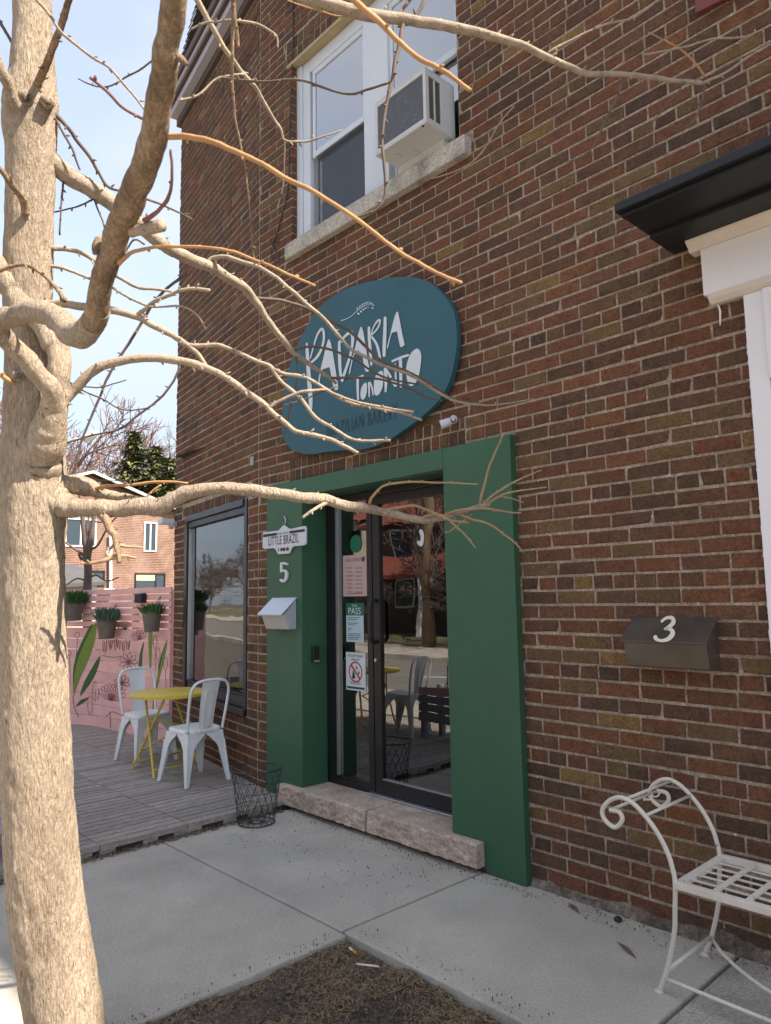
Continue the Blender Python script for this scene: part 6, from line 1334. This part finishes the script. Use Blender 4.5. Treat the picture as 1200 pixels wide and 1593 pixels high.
# street lamp
p = atD(128, 930, 24); ztop = atD(133, 676, 24)[2]
sl_ = thing('street_lamp', 'street lamp with white head showing between the twigs', 'street lamp', (p[0], p[1] - 1.2, 0)); q = atD(133, 683, 24); n_ = atD(96, 705, 24)
MB().tube([(n_[0], n_[1], 0), (n_[0], n_[1], n_[2] - .5)], [.11, .08], 8).build('pole', 'steel_box_front', sl_, smooth=True)
MB().tube([tuple(v) for v in smooth_line([(n_[0], n_[1], n_[2] - .5), tuple(n_ + np.array([0, 0, .1])), tuple(n_ * .6 + q * .4 + np.array([0, 0, .25])), tuple(q)], 4)], .045, 8).build('arm', 'steel_box_front', sl_, smooth=True)
d_ = (q - n_); d_ /= np.linalg.norm(d_); MB().tube([tuple(q - d_ * .1), tuple(q + d_ * .1), tuple(q + d_ * .35), tuple(q + d_ * .5)], [.06, .13, .12, .04], 10).build('head', 'far_white', sl_, smooth=True)
cbl = MB(); cbl.tube([tuple(atD(x, y, 16)) for x, y in ((60, 735), (150, 747), (185, 748), (230, 742), (272, 731), (330, 715))], .012, 5); tag(cbl.build('overhead_cable', 'wire_black', smooth=True), 'thin dark overhead cable sagging above the yard', 'cable')

# ------------------------------------------------------------------ across the road (seen in the glass)
def house(x, y, w, d, h_, roofh, wm, rmat, label, porch=True):
    t_ = thing('house', label, 'house', (x, y, 0), 'houses across the road')
    MB().box((x - w / 2, y - d, 0), (x + w / 2, y, h_)).build('wall', wm, t_)
    ov = .4; MB().add([(x - w / 2 - ov, y + ov, h_), (x + w / 2 + ov, y + ov, h_), (x + w / 2 + ov, y - d - ov, h_), (x - w / 2 - ov, y - d - ov, h_), (x - w * .15, y - d / 2, h_ + roofh), (x + w * .15, y - d / 2, h_ + roofh)], [(0, 1, 5, 4), (1, 2, 5), (2, 3, 4, 5), (3, 0, 4), (0, 3, 2, 1)]).build('roof', rmat, t_)
    for i in (-.3, .05, .32):
        for z in (.9, h_ * .58 + .4):
            f_ = MB(); xx = x + i * w; f_.box((xx - .55, y - .02, z), (xx + .55, y + .05, z + 1.25)); w_ = f_.build('window', 'far_white', t_); MB().box((xx - .46, y + .03, z + .09), (xx + .46, y + .06, z + 1.16)).build('pane', 'far_glass', w_)
    if porch:
        MB().add([(x - w * .45, y + 1.9, 2.25), (x + w * .45, y + 1.9, 2.25), (x + w * .45, y + .02, 3.1), (x - w * .45, y + .02, 3.1), (x - w * .45, y + 1.9, 2.1), (x + w * .45, y + 1.9, 2.1)], [(0, 1, 2, 3), (0, 1, 5, 4)]).build('porch_roof', rmat, t_)
        for i in (-.43, 0, .43): MB().box((x + i * w - .09, y + 1.7, 0), (x + i * w + .09, y + 1.88, 2.2)).build('porch_post', 'far_white', t_)
    d_ = MB().box((x + .17 * w - .45, y + .0, 0), (x + .17 * w + .45, y + .06, 2.0)).build('door', 'dark_wood', t_)
house(-7, -17, 8, 8, 4.6, 2.6, 'stucco', 'roof_dark', 'pale stucco house with dark hipped roof across the road')
house(-18.5, -17.5, 9, 8, 4.4, 3.0, 'brown_siding', 'roof_red', 'dark brown house with dull red porch roof across the road')
house(-30, -17, 8.5, 8, 5.0, 2.6, 'stucco', 'roof_red', 'pale house with red hipped roof farther along the road')
house(-42, -18, 9, 8, 4.8, 3, 'red_brick_far', 'roof_dark', 'brick house with dark roof far along the road')
house(5, -17, 9, 8, 4.8, 3, 'red_brick_far', 'roof_dark', 'brick house with dark roof opposite the storefront')
house(-54, -18, 9, 8, 5.2, 3, 'stucco', 'roof_dark', 'pale house with dark roof at the far end of the road')
house(-67, -18, 10, 8, 5.6, 3, 'red_brick_far', 'roof_red', 'last brick house with red roof along the road')
def car(x, y, col, label):
    M('car_' + col[0], col[1], .25, spec=.6, coat=.6)
    t_ = thing('parked_car', label, 'car', (x, y, -.115), 'cars parked across the road'); z0 = -.115
    body = [(-1.85, .30), (-1.85, .62), (-1.70, .74), (-.95, .80), (.95, .84), (1.70, .80), (1.85, .60), (1.85, .30)]
    MB().prism(body, lambda a, b_, d: (x + a, y + d, z0 + b_), -.76, .76).build('body', 'car_' + col[0], t_, bevel=.06, seg=3)
    cab = [(-1.05, .80), (-.45, 1.24), (.95, 1.26), (1.55, .82)]
    vs = [(x + a, y + (s_ * (.72 if b_ < 1 else .58)), z0 + b_) for s_ in (-1, 1) for a, b_ in cab]
    MB().add(vs, [(0, 1, 2, 3), (4, 5, 6, 7), (0, 1, 5, 4), (1, 2, 6, 5), (2, 3, 7, 6)]).build('cabin', 'car_' + col[0], t_, bevel=.04, seg=2)
    for s_ in (-1, 1):
        for (p, q) in (((-.92, -.42), (-.40, .22)), ((.30, .30), (1.36, .92))):
            MB().add([(x + p[0], y + s_ * .722, z0 + .86), (x + p[1] + .0, y + s_ * .60, z0 + 1.20), (x + q[1], y + s_ * .60, z0 + 1.20), (x + q[0] if q[0] > p[0] else x + p[0] + .4, y + s_ * .722, z0 + .86)], [(0, 1, 2, 3)]).build('side_window', 'far_glass', t_)
    for a in (-1.15, 1.15):
        for s_ in (-1, 1):
            w_ = MB().tube([(x + a, y + s_ * .60, z0 + .28), (x + a, y + s_ * .78, z0 + .28)], .28, 20).build('wheel', 'black_paint', t_, smooth=True, auto=40); MB().tube([(x + a, y + s_ * .781, z0 + .28), (x + a, y + s_ * .79, z0 + .28)], .17, 16).build('rim', 'silver', w_)
    for s_ in (-.55, .55): MB().box((x - 1.87, y + s_ - .13, z0 + .56), (x - 1.80, y + s_ + .13, z0 + .68)).build('headlight', 'far_white', t_, bevel=.02)
car(-21.5, -8.5, ('red', (.35, .02, .02)), 'red car parked at the far kerb past the utility pole')
car(-27.5, -8.5, ('silver', (.45, .46, .48)), 'silver car parked behind the red car at the far kerb')
car(-36.0, -8.5, ('navy', (.02, .03, .07)), 'dark blue car parked farthest along the kerb')
up = thing('utility_pole', 'tall weathered wooden utility pole across the road', 'utility pole', (-14.4, -11.75, 0))
MB().tube([(-14.4, -11.75, 0), (-14.4, -11.75, 9.5)], [.16, .11], 12).build('pole', 'bark_brown', up, smooth=True); MB().box((-15.3, -11.82, 8.7), (-13.5, -11.70, 8.82)).build('crossarm', 'dark_wood', up)
MB().lathe((-14.4, -11.55, 6.6), [(.16, 0), (.18, .1), (.18, .6), (.1, .68)], 14).build('transformer', 'steel_box_front', up, smooth=True, auto=40)
tag(MB().box((-13.4, -13.0, .0), (-12.4, -12.2, 1.05)).build('wheeled_bin', 'bench_grey', bevel=.05), 'grey wheeled bin beside the utility pole across the road', 'bin')
protos = []
for i, (x, y, lab) in enumerate(((-10.5, -13.4, 'bare bushy tree across the road left of the utility pole'), (-16.6, -14.0, 'bare bushy tree across the road by the red porch'), (-23.5, -13.2, 'bare tree across the road between two houses'), (-33.5, -13.0, 'bare tree far along the other side of the road'), (-4.0, -13.2, 'bare tree opposite the bakery door'), (-28.0, -13.6, 'bare tree before the pale red roofed house'))):
    if i < 2: protos.append(put_tree('bare_tree', lab, bare_tree_mesh(40 + i, 6.8, 6, .66, minr=.016), (x, y, 0), 'far_bark', 'bare trees across the road', i * 1.3))
    else: dup(protos[i % 2], (x, y, 0), i * 1.3, lab)
for i in range(9): dup(protos[i % 2], (-38 - i * 6.5, -12.8 - (i % 3), 0), i, 'bare tree in the row along the far stretch of the road')
for i, (x, y) in enumerate(((-24, -27), (-32, -25), (-40, -27), (-49, -25), (-58, -27), (-36, -29), (-45, -30), (-20, -28))): c = dup(protos[i % 2], (x, y, 0), i * .9, 'tall bare tree rising behind the houses across the road'); c.scale = (1.9, 1.9, 2.0); c['group'] = 'tall trees behind the houses across the road'
for i, x in enumerate((-13.2, -18.6, -21.4, -26.2, -31.0)): c = dup(protos[i % 2], (x, -12.4 - .3 * (i % 2), 0), i * 2.1, 'low bare shrub along the front gardens across the road'); c.name = 'bare_shrub'; c.scale = (.5, .5, .36); c['category'] = 'shrub'; c['group'] = 'shrubs across the road'
spruce((-12.2, -16.2, 0), 7.0, 1.8, 'dark spruce across the road before the stucco house')
